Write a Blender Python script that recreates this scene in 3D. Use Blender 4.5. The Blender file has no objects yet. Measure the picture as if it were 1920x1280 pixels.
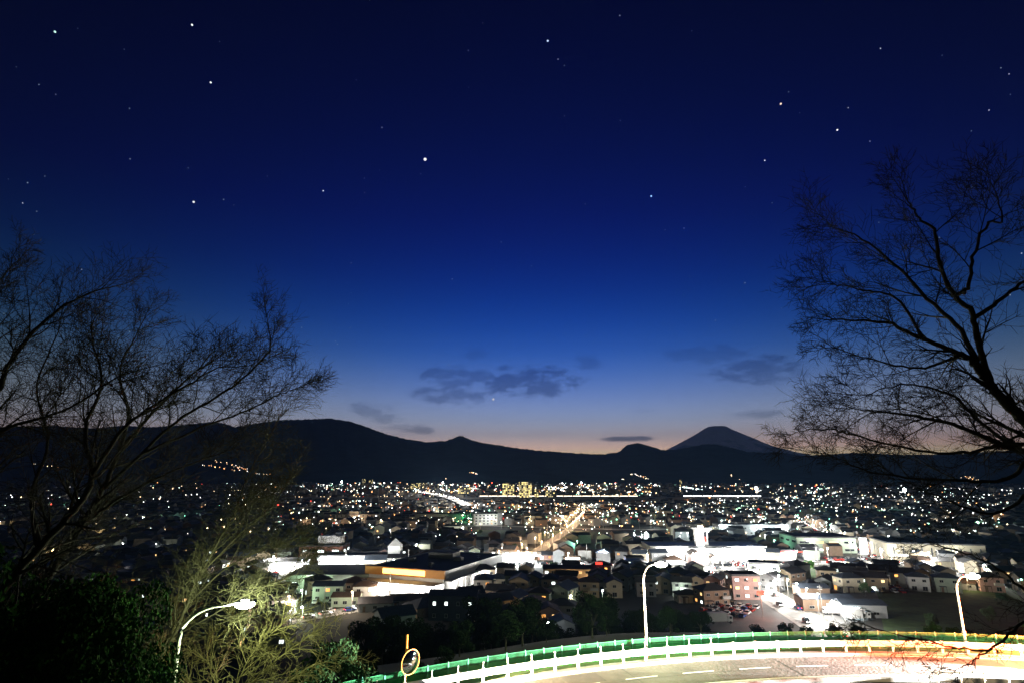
import bpy, math, random
import numpy as np
from mathutils import Vector, Matrix

# ------------------------------------------------------------------ camera
S = bpy.context.scene
COL = S.collection
R = math.radians
PITCH, FPX, CAMZ = R(13.2), 1066.7, 50.0
cam = bpy.data.cameras.new('camera'); camo = bpy.data.objects.new('camera', cam); COL.objects.link(camo)
cam.lens = 20; cam.sensor_width = 36; cam.clip_start = 0.3; cam.clip_end = 150000
camo.location = (0, 0, CAMZ); camo.rotation_euler = (R(90) + PITCH, 0, 0)
S.camera = camo

# ------------------------------------------------------------------ sky: dusk, the sun already under the western hills
SUN_AZ = 4.0            # degrees to the right of the view axis
W = bpy.data.worlds.new('World'); S.world = W; W.use_nodes = True


def build_sky():
    nt = W.node_tree; N = nt.nodes; L = nt.links
    bg = N['Background']; bg.inputs[1].default_value = 1.0

    def node(t, **k):
        n = N.new(t)
        for a, v in k.items(): setattr(n, a, v)
        return n

    def m(op, a, b=None, c=None, clamp=False):
        n = node('ShaderNodeMath', operation=op, use_clamp=clamp)
        for i, v in enumerate((a, b, c)):
            if v is None: continue
            if isinstance(v, (int, float)): n.inputs[i].default_value = v
            else: L.new(v, n.inputs[i])
        return n.outputs[0]

    def mixc(bt, f, a, b):
        n = node('ShaderNodeMix', data_type='RGBA', blend_type=bt)
        for i, v in ((0, f), (6, a), (7, b)):
            if isinstance(v, (int, float)): n.inputs[i].default_value = v
            elif isinstance(v, tuple): n.inputs[i].default_value = (*v, 1)
            else: L.new(v, n.inputs[i])
        return n.outputs[2]

    tc = node('ShaderNodeTexCoord')
    sp = node('ShaderNodeSeparateXYZ'); L.new(tc.outputs['Generated'], sp.inputs[0])
    el = m('MULTIPLY', m('ARCSINE', sp.outputs[2]), 180 / math.pi)
    az = m('MULTIPLY', m('ARCTAN2', sp.outputs[0], sp.outputs[1]), 180 / math.pi)
    sky = node('ShaderNodeTexSky', sky_type='NISHITA', sun_disc=False)
    sky.sun_elevation = R(-4.5); sky.sun_rotation = R(SUN_AZ); sky.altitude = 50; sky.ozone_density = 6
    k = mixc('MULTIPLY', 1.0, sky.outputs[0], (3.0, 3.0, 3.0))
    g = node('ShaderNodeGamma'); L.new(k, g.inputs[0]); g.inputs[1].default_value = 2.2
    base = mixc('MULTIPLY', 1.0, g.outputs[0], (.1, 78.0, 16.0))
    # afterglow of the sun that has just set, low over the western horizon
    ramp = node('ShaderNodeValToRGB'); L.new(m('DIVIDE', m('ADD', el, 4.0), 30.0, clamp=True), ramp.inputs[0])
    stops = [(-4, (.02, .02, .03)), (-1, (.7, .33, .14)), (.8, (1.7, .82, .33)), (1.8, (1.5, .84, .42)), (2.6, (1.0, .68, .52)),
             (3.8, (.56, .49, .46)), (5.3, (.30, .33, .29)), (7.5, (.125, .165, .10)), (9.8, (.045, .085, .03)),
             (12.1, (.012, .040, .008)), (15.2, (.002, .016, .002)), (19, (0, .004, 0)), (24, (0, 0, 0))]
    cr = ramp.color_ramp; cr.interpolation = 'B_SPLINE'
    while len(cr.elements) < len(stops): cr.elements.new(0.5)
    for e, (p, c) in zip(cr.elements, stops):
        e.position = (p + 4) / 30; e.color = (*c, 1)
    ca = m('COSINE', m('MULTIPLY', m('SUBTRACT', az, SUN_AZ), math.pi / 180))
    fall = m('POWER', m('MAXIMUM', ca, 0.001), 1.3)
    glow = mixc('MULTIPLY', 1.0, ramp.outputs[0], (1.9, 1.8, 1.9))
    glow2 = mixc('MULTIPLY', 1.0, glow, mixc('MIX', fall, (0.02, 0.02, 0.02), (1, 1, 1)))
    wide = m('ADD', m('MULTIPLY', m('POWER', m('MAXIMUM', m('ADD', m('MULTIPLY', ca, .5), .5), .001), 2.0), .5), .5)
    base = mixc('MULTIPLY', 1.0, base, mixc('MIX', wide, (0, 0, 0), (1, 1, 1)))
    col = mixc('ADD', 1.0, base, glow2)
    # small ragged clouds low in the west
    vec = node('ShaderNodeCombineXYZ'); L.new(az, vec.inputs[0]); L.new(m('MULTIPLY', el, 2.2), vec.inputs[1])
    nz = node('ShaderNodeTexNoise'); L.new(vec.outputs[0], nz.inputs['Vector'])
    nz.inputs['Scale'].default_value = .42; nz.inputs['Detail'].default_value = 7; nz.inputs['Roughness'].default_value = .62
    clouds = [  # px, py, half width px, half height px, density, roughness
        (985, 715, 95, 24, .62, 1.0), (870, 705, 80, 16, .45, 1.1), (840, 742, 62, 17, .5, 1.1), (700, 765, 36, 12, .38, 1.0),
        (720, 784, 34, 8, .35, 1.0), (1420, 695, 75, 20, .5, 1.0), (1330, 665, 75, 16, .25, 1.1), (1105, 677, 26, 14, .3, 1.0),
        (1172, 822, 58, 4.5, .9, .35), (1420, 775, 40, 7, .4, .6), (783, 807, 34, 6, .55, .9), (895, 663, 22, 11, .2, .9),
        (1205, 770, 22, 3, .25, .6), (760, 800, 36, 6, .3, .9)]
    mask = None
    ae = node('ShaderNodeCombineXYZ'); L.new(az, ae.inputs[0]); L.new(el, ae.inputs[1])
    nn = m('MULTIPLY', m('SUBTRACT', nz.outputs[0], .49), -5.5)
    for (px, py, hw, hh, den, rough) in clouds:
        u, v = (px - 960) / FPX, (640 - py) / FPX
        d = Vector((u, math.cos(PITCH) - v * math.sin(PITCH), math.sin(PITCH) + v * math.cos(PITCH))).normalized()
        a0, e0 = math.degrees(math.atan2(d.x, d.y)), math.degrees(math.asin(d.z))
        wa, we = hw / FPX * 57.3 * 1.12, hh / FPX * 57.3 * 1.3
        ma = node('ShaderNodeVectorMath', operation='MULTIPLY_ADD'); L.new(ae.outputs[0], ma.inputs[0])
        ma.inputs[1].default_value = (1 / wa, 1 / we, 0); ma.inputs[2].default_value = (-a0 / wa, -e0 / we, 0)
        dt = node('ShaderNodeVectorMath', operation='DOT_PRODUCT'); L.new(ma.outputs[0], dt.inputs[0]); L.new(ma.outputs[0], dt.inputs[1])
        q = dt.outputs['Value']; e = m('MULTIPLY_ADD', nn, rough, m('SUBTRACT', 1.0, q))
        s = node('ShaderNodeMapRange', interpolation_type='SMOOTHSTEP'); L.new(e, s.inputs[0])
        s.inputs[1].default_value = -.2; s.inputs[2].default_value = .95
        inside = node('ShaderNodeMapRange'); L.new(q, inside.inputs[0])
        inside.inputs[1].default_value = 1.9; inside.inputs[2].default_value = 1.1; inside.inputs[4].default_value = den
        a = m('MULTIPLY', s.outputs[0], inside.outputs[0])
        mask = a if mask is None else m('MAXIMUM', mask, a)
    ccol = mixc('MULTIPLY', 1.0, col, (.16, .22, .34))
    col = mixc('MIX', mask, col, ccol)
    L.new(col, bg.inputs[0])
    W.cycles.sampling_method = 'NONE'


build_sky()
sun = bpy.data.lights.new('sun', 'SUN'); sun.energy = 0.02; sun.angle = R(15); sun.color = (1, .72, .5)
suno = bpy.data.objects.new('sun', sun); COL.objects.link(suno)
suno.rotation_euler = (R(89), 0, R(180 - SUN_AZ)); suno.location = (0, 300, 200)
S.view_settings.view_transform = 'Standard'; S.view_settings.look = 'None'
S.view_settings.exposure = 0; S.view_settings.gamma = 1
S.render.engine = 'CYCLES'
S.cycles.use_denoising = True
S.cycles.max_bounces = 4; S.cycles.diffuse_bounces = 2; S.cycles.glossy_bounces = 2
S.cycles.transparent_max_bounces = 4; S.cycles.sample_clamp_indirect = 1.5; S.cycles.caustics_reflective = False
S.cycles.caustics_refractive = False; S.cycles.use_light_tree = True
RNG = random.Random(11)

# ------------------------------------------------------------------ helpers


def ray(px, py):
    u, v = (px - 960) / FPX, (640 - py) / FPX
    return Vector((u, math.cos(PITCH) - v * math.sin(PITCH), math.sin(PITCH) + v * math.cos(PITCH)))


def G(px, py, z=0.0):
    d = ray(px, py); t = (z - CAMZ) / d.z
    return Vector((d.x * t, d.y * t, z))


def P(px, py, Y):
    d = ray(px, py); t = Y / d.y
    return Vector((d.x * t, Y, CAMZ + d.z * t))


def pix(p):
    x, y, z = p[0], p[1], p[2] - CAMZ
    dz = y * math.cos(PITCH) + z * math.sin(PITCH); dy = -y * math.sin(PITCH) + z * math.cos(PITCH)
    return 960 + FPX * x / dz, 640 - FPX * dy / dz


def mpp(p):
    """metres for one photograph pixel at point p"""
    return (p[1] * math.cos(PITCH) + (p[2] - CAMZ) * math.sin(PITCH)) / FPX


MATS = {}


def mat(name, rgb, rough=.8, var=.25, scale=1.5, metal=0.0, objvar=0.0, bump=0.0, wave=0.0, coords='Object', spec=.4):
    if name in MATS: return MATS[name]
    M = bpy.data.materials.new(name); M.use_nodes = True; MATS[name] = M
    nt = M.node_tree; N = nt.nodes; L = nt.links; b = N['Principled BSDF']
    b.inputs['Roughness'].default_value = rough; b.inputs['Metallic'].default_value = metal
    b.inputs['Specular IOR Level'].default_value = spec
    tc = N.new('ShaderNodeTexCoord'); nz = N.new('ShaderNodeTexNoise')
    nz.inputs['Scale'].default_value = scale; nz.inputs['Detail'].default_value = 6; nz.inputs['Roughness'].default_value = .65
    L.new(tc.outputs[coords], nz.inputs['Vector'])
    r = N.new('ShaderNodeValToRGB'); L.new(nz.outputs[0], r.inputs[0])
    r.color_ramp.elements[0].position = .3; r.color_ramp.elements[1].position = .7
    r.color_ramp.elements[0].color = (*[c * (1 - var) for c in rgb], 1)
    r.color_ramp.elements[1].color = (*[min(1, c * (1 + var)) for c in rgb], 1)
    out = r.outputs[0]
    if objvar:
        oi = N.new('ShaderNodeObjectInfo'); mr = N.new('ShaderNodeMapRange'); L.new(oi.outputs['Random'], mr.inputs[0])
        mr.inputs[3].default_value = 1 - objvar; mr.inputs[4].default_value = 1 + objvar
        hv = N.new('ShaderNodeHueSaturation'); L.new(out, hv.inputs['Color']); L.new(mr.outputs[0], hv.inputs['Value'])
        out = hv.outputs[0]
    L.new(out, b.inputs['Base Color'])
    if bump or wave:
        bp = N.new('ShaderNodeBump'); bp.inputs['Strength'].default_value = max(bump, .4 if wave else 0); bp.inputs['Distance'].default_value = .05
        if wave:
            wv = N.new('ShaderNodeTexWave'); wv.inputs['Scale'].default_value = wave; wv.bands_direction = 'Y'
            L.new(tc.outputs['Object'], wv.inputs['Vector']); L.new(wv.outputs[1], bp.inputs['Height'])
        else:
            n2 = N.new('ShaderNodeTexNoise'); n2.inputs['Scale'].default_value = scale * 14; n2.inputs['Detail'].default_value = 4
            L.new(tc.outputs[coords], n2.inputs['Vector']); L.new(n2.outputs[0], bp.inputs['Height'])
        L.new(bp.outputs[0], b.inputs['Normal'])
    return M


def emit(name, rgb, strength, sample=False, var=0.0):
    if name in MATS: return MATS[name]
    M = bpy.data.materials.new(name); M.use_nodes = True; MATS[name] = M
    nt = M.node_tree; N = nt.nodes; L = nt.links; b = N['Principled BSDF']
    b.inputs['Base Color'].default_value = (*[.3 * c for c in rgb], 1)
    b.inputs['Emission Color'].default_value = (*rgb, 1); b.inputs['Emission Strength'].default_value = strength
    if var:
        oi = N.new('ShaderNodeObjectInfo'); tc = N.new('ShaderNodeTexCoord'); nz = N.new('ShaderNodeTexNoise')
        nz.inputs['Scale'].default_value = 2.2; L.new(tc.outputs['Object'], nz.inputs['Vector'])
        a = N.new('ShaderNodeMath'); a.operation = 'ADD'; L.new(oi.outputs['Random'], a.inputs[0]); L.new(nz.outputs[0], a.inputs[1])
        mr = N.new('ShaderNodeMapRange'); L.new(a.outputs[0], mr.inputs[0]); mr.inputs[1].default_value = .3; mr.inputs[2].default_value = 1.7
        mr.inputs[3].default_value = strength * (1 - var); mr.inputs[4].default_value = strength * (1 + var)
        L.new(mr.outputs[0], b.inputs['Emission Strength'])
    M.cycles.emission_sampling = 'FRONT' if sample else 'NONE'
    return M


class MB:
    def __init__(s): s.v = []; s.f = []; s.m = []

    def add(s, vs, fs, mi=0):
        o = len(s.v); s.v += [tuple(v) for v in vs]
        s.f += [tuple(i + o for i in f) for f in fs]; s.m += [mi] * len(fs); return s

    def box(s, c, d, mi=0, rz=0.0):
        x, y, z = d[0] / 2, d[1] / 2, d[2] / 2; cs, sn = math.cos(rz), math.sin(rz)
        vs = []
        for a, b, e in ((-x, -y, -z), (x, -y, -z), (x, y, -z), (-x, y, -z), (-x, -y, z), (x, -y, z), (x, y, z), (-x, y, z)):
            vs.append((c[0] + a * cs - b * sn, c[1] + a * sn + b * cs, c[2] + e))
        return s.add(vs, [(0, 3, 2, 1), (4, 5, 6, 7), (0, 1, 5, 4), (1, 2, 6, 5), (2, 3, 7, 6), (3, 0, 4, 7)], mi)

    def tube(s, pts, rad, n=8, mi=0, cap=True):
        pts = [Vector(p) for p in pts]; rings = []
        if not isinstance(rad, (list, tuple)): rad = [rad] * len(pts)
        for i, p in enumerate(pts):
            t = (pts[min(i + 1, len(pts) - 1)] - pts[max(i - 1, 0)]).normalized()
            a = t.cross(Vector((0, 0, 1)) if abs(t.z) < .95 else Vector((1, 0, 0))).normalized(); b = t.cross(a)
            rings.append([p + (a * math.cos(2 * math.pi * k / n) + b * math.sin(2 * math.pi * k / n)) * rad[i] for k in range(n)])
        vs = [v for r in rings for v in r]; fs = []
        for i in range(len(pts) - 1):
            for k in range(n):
                fs.append((i * n + k, i * n + (k + 1) % n, (i + 1) * n + (k + 1) % n, (i + 1) * n + k))
        if cap: fs += [tuple(range(n - 1, -1, -1)), tuple(range((len(pts) - 1) * n, len(pts) * n))]
        return s.add(vs, fs, mi)

    def prism(s, poly, h0, h1, mi=0):
        n = len(poly); vs = [(x, y, h0) for x, y in poly] + [(x, y, h1) for x, y in poly]
        return s.add(vs, [tuple(range(n - 1, -1, -1)), tuple(range(n, 2 * n))] + [(i, (i + 1) % n, n + (i + 1) % n, n + i) for i in range(n)], mi)

    def profile(s, prof, x0, x1, mi=0):
        """a closed (y, z) outline swept along x"""
        n = len(prof); vs = [(x0, y, z) for y, z in prof] + [(x1, y, z) for y, z in prof]
        return s.add(vs, [tuple(range(n)), tuple(range(2 * n - 1, n - 1, -1))] + [(i, n + i, n + (i + 1) % n, (i + 1) % n) for i in range(n)], mi)

    def ball(s, c, r, nu=8, nv=5, mi=0, sz=1.0):
        vs = [(c[0], c[1], c[2] + r * sz)]
        for i in range(1, nv):
            a = math.pi * i / nv
            for k in range(nu):
                b = 2 * math.pi * k / nu
                vs.append((c[0] + r * math.sin(a) * math.cos(b), c[1] + r * math.sin(a) * math.sin(b), c[2] + r * sz * math.cos(a)))
        vs.append((c[0], c[1], c[2] - r * sz)); e = len(vs) - 1; fs = []
        for k in range(nu): fs.append((0, 1 + k, 1 + (k + 1) % nu))
        for i in range(nv - 2):
            for k in range(nu):
                a = 1 + i * nu
                fs.append((a + k, a + nu + k, a + nu + (k + 1) % nu, a + (k + 1) % nu))
        a = 1 + (nv - 2) * nu
        for k in range(nu): fs.append((a + k, e, a + (k + 1) % nu))
        return s.add(vs, fs, mi)

    def mesh(s, name, mats=(), smooth=False):
        me = bpy.data.meshes.new(name); me.from_pydata(s.v, [], s.f)
        for m in mats: me.materials.append(m)
        me.polygons.foreach_set('material_index', s.m)
        if smooth: me.polygons.foreach_set('use_smooth', [True] * len(s.f))
        me.update(); return me

    def obj(s, name, mats, parent=None, loc=(0, 0, 0), rz=0.0, smooth=False):
        if not isinstance(mats, (list, tuple)): mats = [mats]
        return link(name, s.mesh(name, mats, smooth), parent, loc, rz)


def link(name, me, parent=None, loc=(0, 0, 0), rz=0.0, mats=None):
    o = bpy.data.objects.new(name, me); COL.objects.link(o)
    o.location = loc; o.rotation_euler = (0, 0, rz)
    if parent is not None: o.parent = parent
    if mats:
        for i, m in enumerate(mats):
            if m is not None:
                o.material_slots[i].link = 'OBJECT'; o.material_slots[i].material = m
    return o


def big_mesh(name, V, T, mats, parent=None, midx=None, smooth=False):
    """V (n,3) and T (m,3) arrays"""
    me = bpy.data.meshes.new(name); V = np.asarray(V, dtype=np.float32); T = np.asarray(T, dtype=np.int32)
    me.vertices.add(len(V)); me.vertices.foreach_set('co', V.ravel())
    k = T.shape[1]
    me.loops.add(T.size); me.loops.foreach_set('vertex_index', T.ravel())
    me.polygons.add(len(T)); me.polygons.foreach_set('loop_start', np.arange(0, T.size, k, dtype=np.int32))
    me.polygons.foreach_set('loop_total', np.full(len(T), k, dtype=np.int32))
    for m in mats: me.materials.append(m)
    if midx is not None: me.polygons.foreach_set('material_index', np.asarray(midx, dtype=np.int32))
    if smooth: me.polygons.foreach_set('use_smooth', np.ones(len(T), dtype=bool))
    me.update(calc_edges=True); me.validate()
    return link(name, me, parent)


def tag(o, label, cat, group=None, kind=None):
    if label: o['label'] = label
    if cat: o['category'] = cat
    if group: o['group'] = group
    if kind: o['kind'] = kind
    return o


def thing(name, label, cat, loc=(0, 0, 0), rz=0.0, group=None):
    o = bpy.data.objects.new(name, None); COL.objects.link(o); o.location = loc; o.rotation_euler = (0, 0, rz); o.empty_display_size = .3
    return tag(o, label, cat, group)


def struct(o): o['kind'] = 'structure'; return o


def point_light(parent, loc, watts, rgb, radius=.15, kind='POINT', rot=None, spot=None):
    l = bpy.data.lights.new('lamp_light', kind); l.energy = watts; l.color = rgb; l.shadow_soft_size = radius
    if spot: l.spot_size = R(spot[0]); l.spot_blend = spot[1]
    o = bpy.data.objects.new('lamp_light', l); COL.objects.link(o); o.location = loc
    if rot is not None: o.rotation_euler = rot
    if parent is not None: o.parent = parent
    return o


# ------------------------------------------------------------------ materials
M_ground = mat('ground_soil', (.028, .027, .022), .95, .5, .03, coords='Object')
M_asphalt = mat('asphalt', (.085, .08, .072), .72, .45, .35, bump=.5)
M_cityroad = mat('brightened_road', (.24, .235, .225), .8, .2, .1)  # road colour lightened to stand in for headlight glare
M_pave = mat('paving', (.28, .27, .25), .85, .2, .6)
M_concrete = mat('concrete', (.32, .31, .29), .85, .2, .5)
M_paint = mat('road_paint', (.75, .75, .72), .6, .12, 3)
M_rail = mat('white_rail_paint', (.8, .8, .78), .4, .06, 2)
M_green = mat('green_fence_paint', (.02, .22, .08), .45, .15, 2)
M_teal = mat('fence_wire', (.05, .30, .20), .5, .1, 4)
M_galv = mat('galvanised_steel', (.5, .5, .5), .4, .12, 4, metal=.6)
M_orange = mat('orange_pole_paint', (.90, .36, .04), .5, .1, 3)
M_mirror = mat('mirror_face', (.9, .9, .9), .02, .0, 1, metal=1)
M_bark = mat('bark', (.05, .045, .034), .9, .4, 4, bump=.5)
M_twig = mat('twig_bark', (.045, .04, .028), .9, .3, 3)
M_leaf = mat('leaf_green', (.035, .085, .022), .6, .4, .7, objvar=.2)
M_leafd = mat('leaf_dark', (.012, .024, .009), .95, .4, .5, objvar=.3, spec=.05)
M_grass = mat('grass', (.04, .07, .02), .9, .5, .3)
M_mount = mat('hazed_forest_slope', (.055, .10, .12), 1, .25, .004, spec=.0)  # forest tinted blue in place of airlight
M_fuji = mat('ash_and_snow', (.80, .70, .70), 1, .22, .003, spec=.0)
M_dark_trim = mat('dark_trim', (.03, .03, .03), .6, .2, 3)
M_glass = mat('dark_window_glass', (.02, .025, .03), .08, .1, 1, spec=.6)
M_frame = mat('window_frame', (.45, .45, .43), .5, .1, 3)
M_lamp = emit('street_lamp_glow', (.92, 1, .85), 40)
M_warm = emit('window_warm', (1, .62, .25), 2.2, var=.7)
M_amber = emit('window_amber', (1, .42, .10), 2.0, var=.6)
M_cool = emit('window_cool', (.88, 1, .95), 2.8, var=.6)
M_shop = emit('shop_window_light', (1, .97, .90), 9, sample=True)
M_signw = emit('sign_white', (.95, 1, 1), 6, sample=True)
M_signo = emit('sign_fascia_glow', (1, .55, .15), 4.0, sample=True)
M_signr = emit('sign_red', (1, .05, .03), 2.5)
M_signb = emit('sign_blue', (.05, .15, 1), 1.5)
M_head = emit('headlight_glow', (1, .97, .92), 25)
M_tail = emit('tail_light_glow', (1, .06, .02), 6)
M_star = emit('star_light', (.85, .92, 1), 2.0)
# ------------------------------------------------------------------ terrain
CX, CY, CR, ZR = 29.41, -15.58, 69.71, 35.0     # the foreground road bends round this centre; its outer guardrail runs at radius CR


def arc(theta, r, z=ZR):        # theta in radians from +Y towards +X
    return Vector((CX + r * math.sin(theta), CY + r * math.cos(theta), z))


def sstep(t): t = max(0, min(1, t)); return t * t * (3 - 2 * t)


def height(x, y):
    r = math.hypot(x - CX, y - CY); d = r - CR
    if y < CY: d = -60 if r < CR else d
    if d > 2.2:
        s = sstep((d - 2.2) / 118); z = ZR - .25 - (ZR - .25) * (0.35 * min(1, (d - 2.2) / 118) + .65 * s)
        bump = .9 * math.sin(x * .11) * math.sin(y * .09 + 1) * math.sin(min(1, (d - 2.2) / 118) * math.pi)
        return max(0, z + bump)
    if d > -7.4: return ZR - .25
    k = sstep((-7.4 - d) / 10)
    hill = 13.2 * math.exp(-max(0, y - 1.5) / 11.0) if y > 1.5 else 13.2
    return ZR - .25 + k * (hill + .3)


def build_ground():
    ys = list(np.arange(-40, 200, 3.0)) + list(np.arange(200, 700, 25.0)) + [800, 1000, 1400, 2000, 3000, 4200]
    V, F = [], []; nx = 90
    for y in ys:
        half = max(95, y * 1.5 + 40)
        for i in range(nx):
            x = -half + 2 * half * i / (nx - 1); V.append((x + (20 if y < 200 else 0) * 0, y, height(x, y)))
    for j in range(len(ys) - 1):
        for i in range(nx - 1):
            a = j * nx + i; F.append((a, a + 1, a + nx + 1, a + nx))
    M = M_ground
    o = big_mesh('ground', V, F, [M], smooth=True); struct(o)


build_ground()


def strip(name, pts, w, z, m, kind=True, parent=None):
    b = MB(); pts = [Vector((p[0], p[1], 0)) for p in pts]
    L_, R_ = [], []
    for i, p in enumerate(pts):
        t = (pts[min(i + 1, len(pts) - 1)] - pts[max(i - 1, 0)]).normalized(); n = Vector((-t.y, t.x, 0))
        L_.append(p + n * w / 2); R_.append(p - n * w / 2)
    vs = [(p.x, p.y, z) for p in L_] + [(p.x, p.y, z) for p in R_]; n = len(pts)
    b.add(vs, [(n + i, n + i + 1, i + 1, i) for i in range(n - 1)])
    o = b.obj(name, m, parent)
    if kind and parent is None: struct(o)
    return o


TH0, TH1 = R(-58), R(62)


def ring(name, r0, r1, z0, z1, m, parent=None, t0=TH0, t1=TH1, n=110):
    b = MB(); vs = []; fs = []
    for i in range(n + 1):
        t = t0 + (t1 - t0) * i / n
        a, c = arc(t, r0), arc(t, r1)
        vs += [(a.x, a.y, z0), (c.x, c.y, z0), (c.x, c.y, z1), (a.x, a.y, z1)]
    for i in range(n):
        k = i * 4
        fs += [(k + 3, k + 2, k + 6, k + 7), (k + 1, k + 5, k + 6, k + 2), (k, k + 3, k + 7, k + 4), (k, k + 4, k + 5, k + 1)]
    fs += [(0, 1, 2, 3), (n * 4 + 3, n * 4 + 2, n * 4 + 1, n * 4)]
    b.add(vs, fs); return b.obj(name, m, parent)


road = struct(ring('road', CR - 5.9, CR - .45, ZR - .3, ZR, M_asphalt))
M_patch = mat('asphalt_patch', (.055, .052, .048), .8, .25, 1.2, bump=.3)
M_seam = mat('tar_seam', (.02, .02, .02), .6, .2, 3)
for a0, a1, r0, r1 in ((-12, -8.5, 5.2, 4.0), (3, 9, 2.6, 1.2), (-22, -19.5, 2.9, 1.0), (11, 13, 5.0, 3.6), (-4, -2.4, 1.8, .9)): ring('repair_patch', CR - r0, CR - r1, ZR + .0005, ZR + .0035, M_patch, road, R(a0), R(a1), 8)
for a0 in (-17.5, -6.2, 1.4, 10.1, 15.0): ring('tar_seam', CR - 5.85, CR - .5, ZR + .0005, ZR + .0028, M_seam, road, R(a0), R(a0 + .045), 1)
ring('tar_seam', CR - 3.5, CR - 3.44, ZR + .0005, ZR + .0026, M_seam, road)
struct(ring('kerb', CR - .45, CR + .25, ZR - .3, ZR + .13, M_concrete))
struct(ring('verge', CR + .25, CR + 2.4, ZR - .3, ZR + .05, M_grass))
struct(ring('kerb', CR - 6.25, CR - 5.9, ZR - .3, ZR + .12, M_concrete))
ring('edge_line', CR - .78, CR - .63, ZR + .001, ZR + .005, M_paint, road)
ring('edge_line', CR - 5.6, CR - 5.45, ZR + .001, ZR + .005, M_paint, road)
for i in range(28):
    t = R(-56) + i * R(4.2); ring('centre_line', CR - 3.2, CR - 3.08, ZR + .001, ZR + .005, M_paint, road, t, t + R(2.3), 4)

# ------------------------------------------------------------------ mountains
RIDGE = [(-400, 815), (-200, 805), (0, 800), (100, 797), (180, 803), (230, 797), (290, 800), (350, 795), (400, 790), (420, 793), (440, 800), (480, 793),
         (520, 787), (580, 785), (620, 784), (655, 789), (680, 797), (720, 812), (760, 822), (800, 828), (835, 826), (860, 817), (868, 817),
         (885, 825), (910, 830), (960, 838), (1010, 844), (1080, 849), (1130, 851), (1160, 847), (1175, 834), (1195, 829), (1215, 834), (1240, 843), (1260, 843),
         (1290, 838), (1320, 832), (1340, 832), (1370, 838), (1400, 846), (1430, 848), (1450, 846), (1480, 850), (1510, 854), (1560, 850),
         (1600, 848), (1700, 852), (1800, 850), (1920, 842), (2200, 838), (2400, 840)]


def build_mountains():
    rx = np.array([p[0] for p in RIDGE]); ry = np.array([p[1] for p in RIDGE])
    NX = 1000; pxs = np.linspace(-400, 2400, NX)
    r_ = random.Random(5); prof = np.interp(pxs, rx, ry) + np.array([r_.uniform(-.8, .8) for _ in pxs])
    ts = np.concatenate([np.linspace(0, 1, 26), np.array([1.08, 1.2, 1.5])])
    V = []
    for i, px in enumerate(pxs):
        top = P(px, prof[i], 6500.0); bx = top.x / 6500.0
        for t in ts:
            Y = 3300 + (6500 - 3300) * t
            if t <= 1:
                spur = math.sin(px * .045 + 3 * math.sin(px * .012) + t * 5) * .09 + math.sin(px * .11 + t * 9) * .05
                f = (t ** 1.6) * (1 + spur * 4 * t * (1 - t)); z = -3 + (top.z + 3) * min(f, 1.0)
                z = min(z, CAMZ + (top.z - CAMZ) * Y / 6500 * .985 + 0) if t < 1 else top.z
            else: z = top.z * (1 - (t - 1) * 1.6)
            V.append((bx * Y, Y, z))
    n = len(ts); F = []
    for i in range(NX - 1):
        for j in range(n - 1):
            a = i * n + j; F.append((a, a + n, a + n + 1, a + 1))
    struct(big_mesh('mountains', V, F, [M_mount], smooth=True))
    # the far volcano
    prof = [(1170, 880), (1230, 851), (1250, 843), (1270, 833), (1290, 822), (1310, 810.5), (1322, 802.5), (1329, 799), (1337, 798.3), (1345, 799.2), (1354, 798.6), (1361, 799), (1369, 804.5), (1385, 812),
            (1410, 824), (1440, 838), (1480, 850), (1560, 868), (1640, 885)]
    Y0 = 26000.0; c = P(1345, 800, Y0); lx = [P(x, y, Y0).x - c.x for x, y in prof]; lz = [P(x, y, Y0).z for x, y in prof]
    V, F = [], []; NA, NR = 120, 64; Rm = 5900.0
    for a in range(NA):
        th = 2 * math.pi * a / NA; wv = .5 * (1 + math.cos(th))
        for k in range(NR):
            q = Rm * (k / (NR - 1)) ** 1.5
            zr, zl = np.interp(q, lx, lz), np.interp(-q, lx, lz); z = zr * wv + zl * (1 - wv)
            z += (1 - math.exp(-q / 1300)) * 34 * math.sin(th * 29 + math.sin(th * 5) * 2) * min(1, q / 1300) * (abs(math.sin(th)) ** .7)
            V.append((c.x + q * math.cos(th), Y0 + q * math.sin(th), z))
    for a in range(NA):
        for k in range(NR - 1):
            F.append((a * NR + k, a * NR + k + 1, ((a + 1) % NA) * NR + k + 1, ((a + 1) % NA) * NR + k))
    o = struct(big_mesh('volcano_mountain', V, F, [M_fuji], smooth=False)); o['label'] = 'pale grey volcano with flattened summit beyond the dark ridge'


def snow_line():
    # dark woods below an uneven snow line on the volcano
    nt = M_fuji.node_tree; N = nt.nodes; L = nt.links; b = N['Principled BSDF']; old = b.inputs['Base Color'].links[0].from_socket
    g = N.new('ShaderNodeNewGeometry'); sp = N.new('ShaderNodeSeparateXYZ'); L.new(g.outputs['Position'], sp.inputs[0])
    nz = N.new('ShaderNodeTexNoise'); nz.inputs['Scale'].default_value = .0011; nz.inputs['Detail'].default_value = 8; L.new(g.outputs['Position'], nz.inputs['Vector'])
    a = N.new('ShaderNodeMath'); a.operation = 'MULTIPLY_ADD'; L.new(nz.outputs[0], a.inputs[0]); a.inputs[1].default_value = -1500; L.new(sp.outputs[2], a.inputs[2])
    mr = N.new('ShaderNodeMapRange'); L.new(a.outputs[0], mr.inputs[0]); mr.inputs[1].default_value = 330; mr.inputs[2].default_value = 520
    mx = N.new('ShaderNodeMix'); mx.data_type = 'RGBA'; L.new(mr.outputs[0], mx.inputs[0]); mx.inputs[6].default_value = (.03, .06, .09, 1); L.new(old, mx.inputs[7]); L.new(mx.outputs[2], b.inputs['Base Color'])


build_mountains(); snow_line()
# ------------------------------------------------------------------ guardrail, mesh fence


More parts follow.
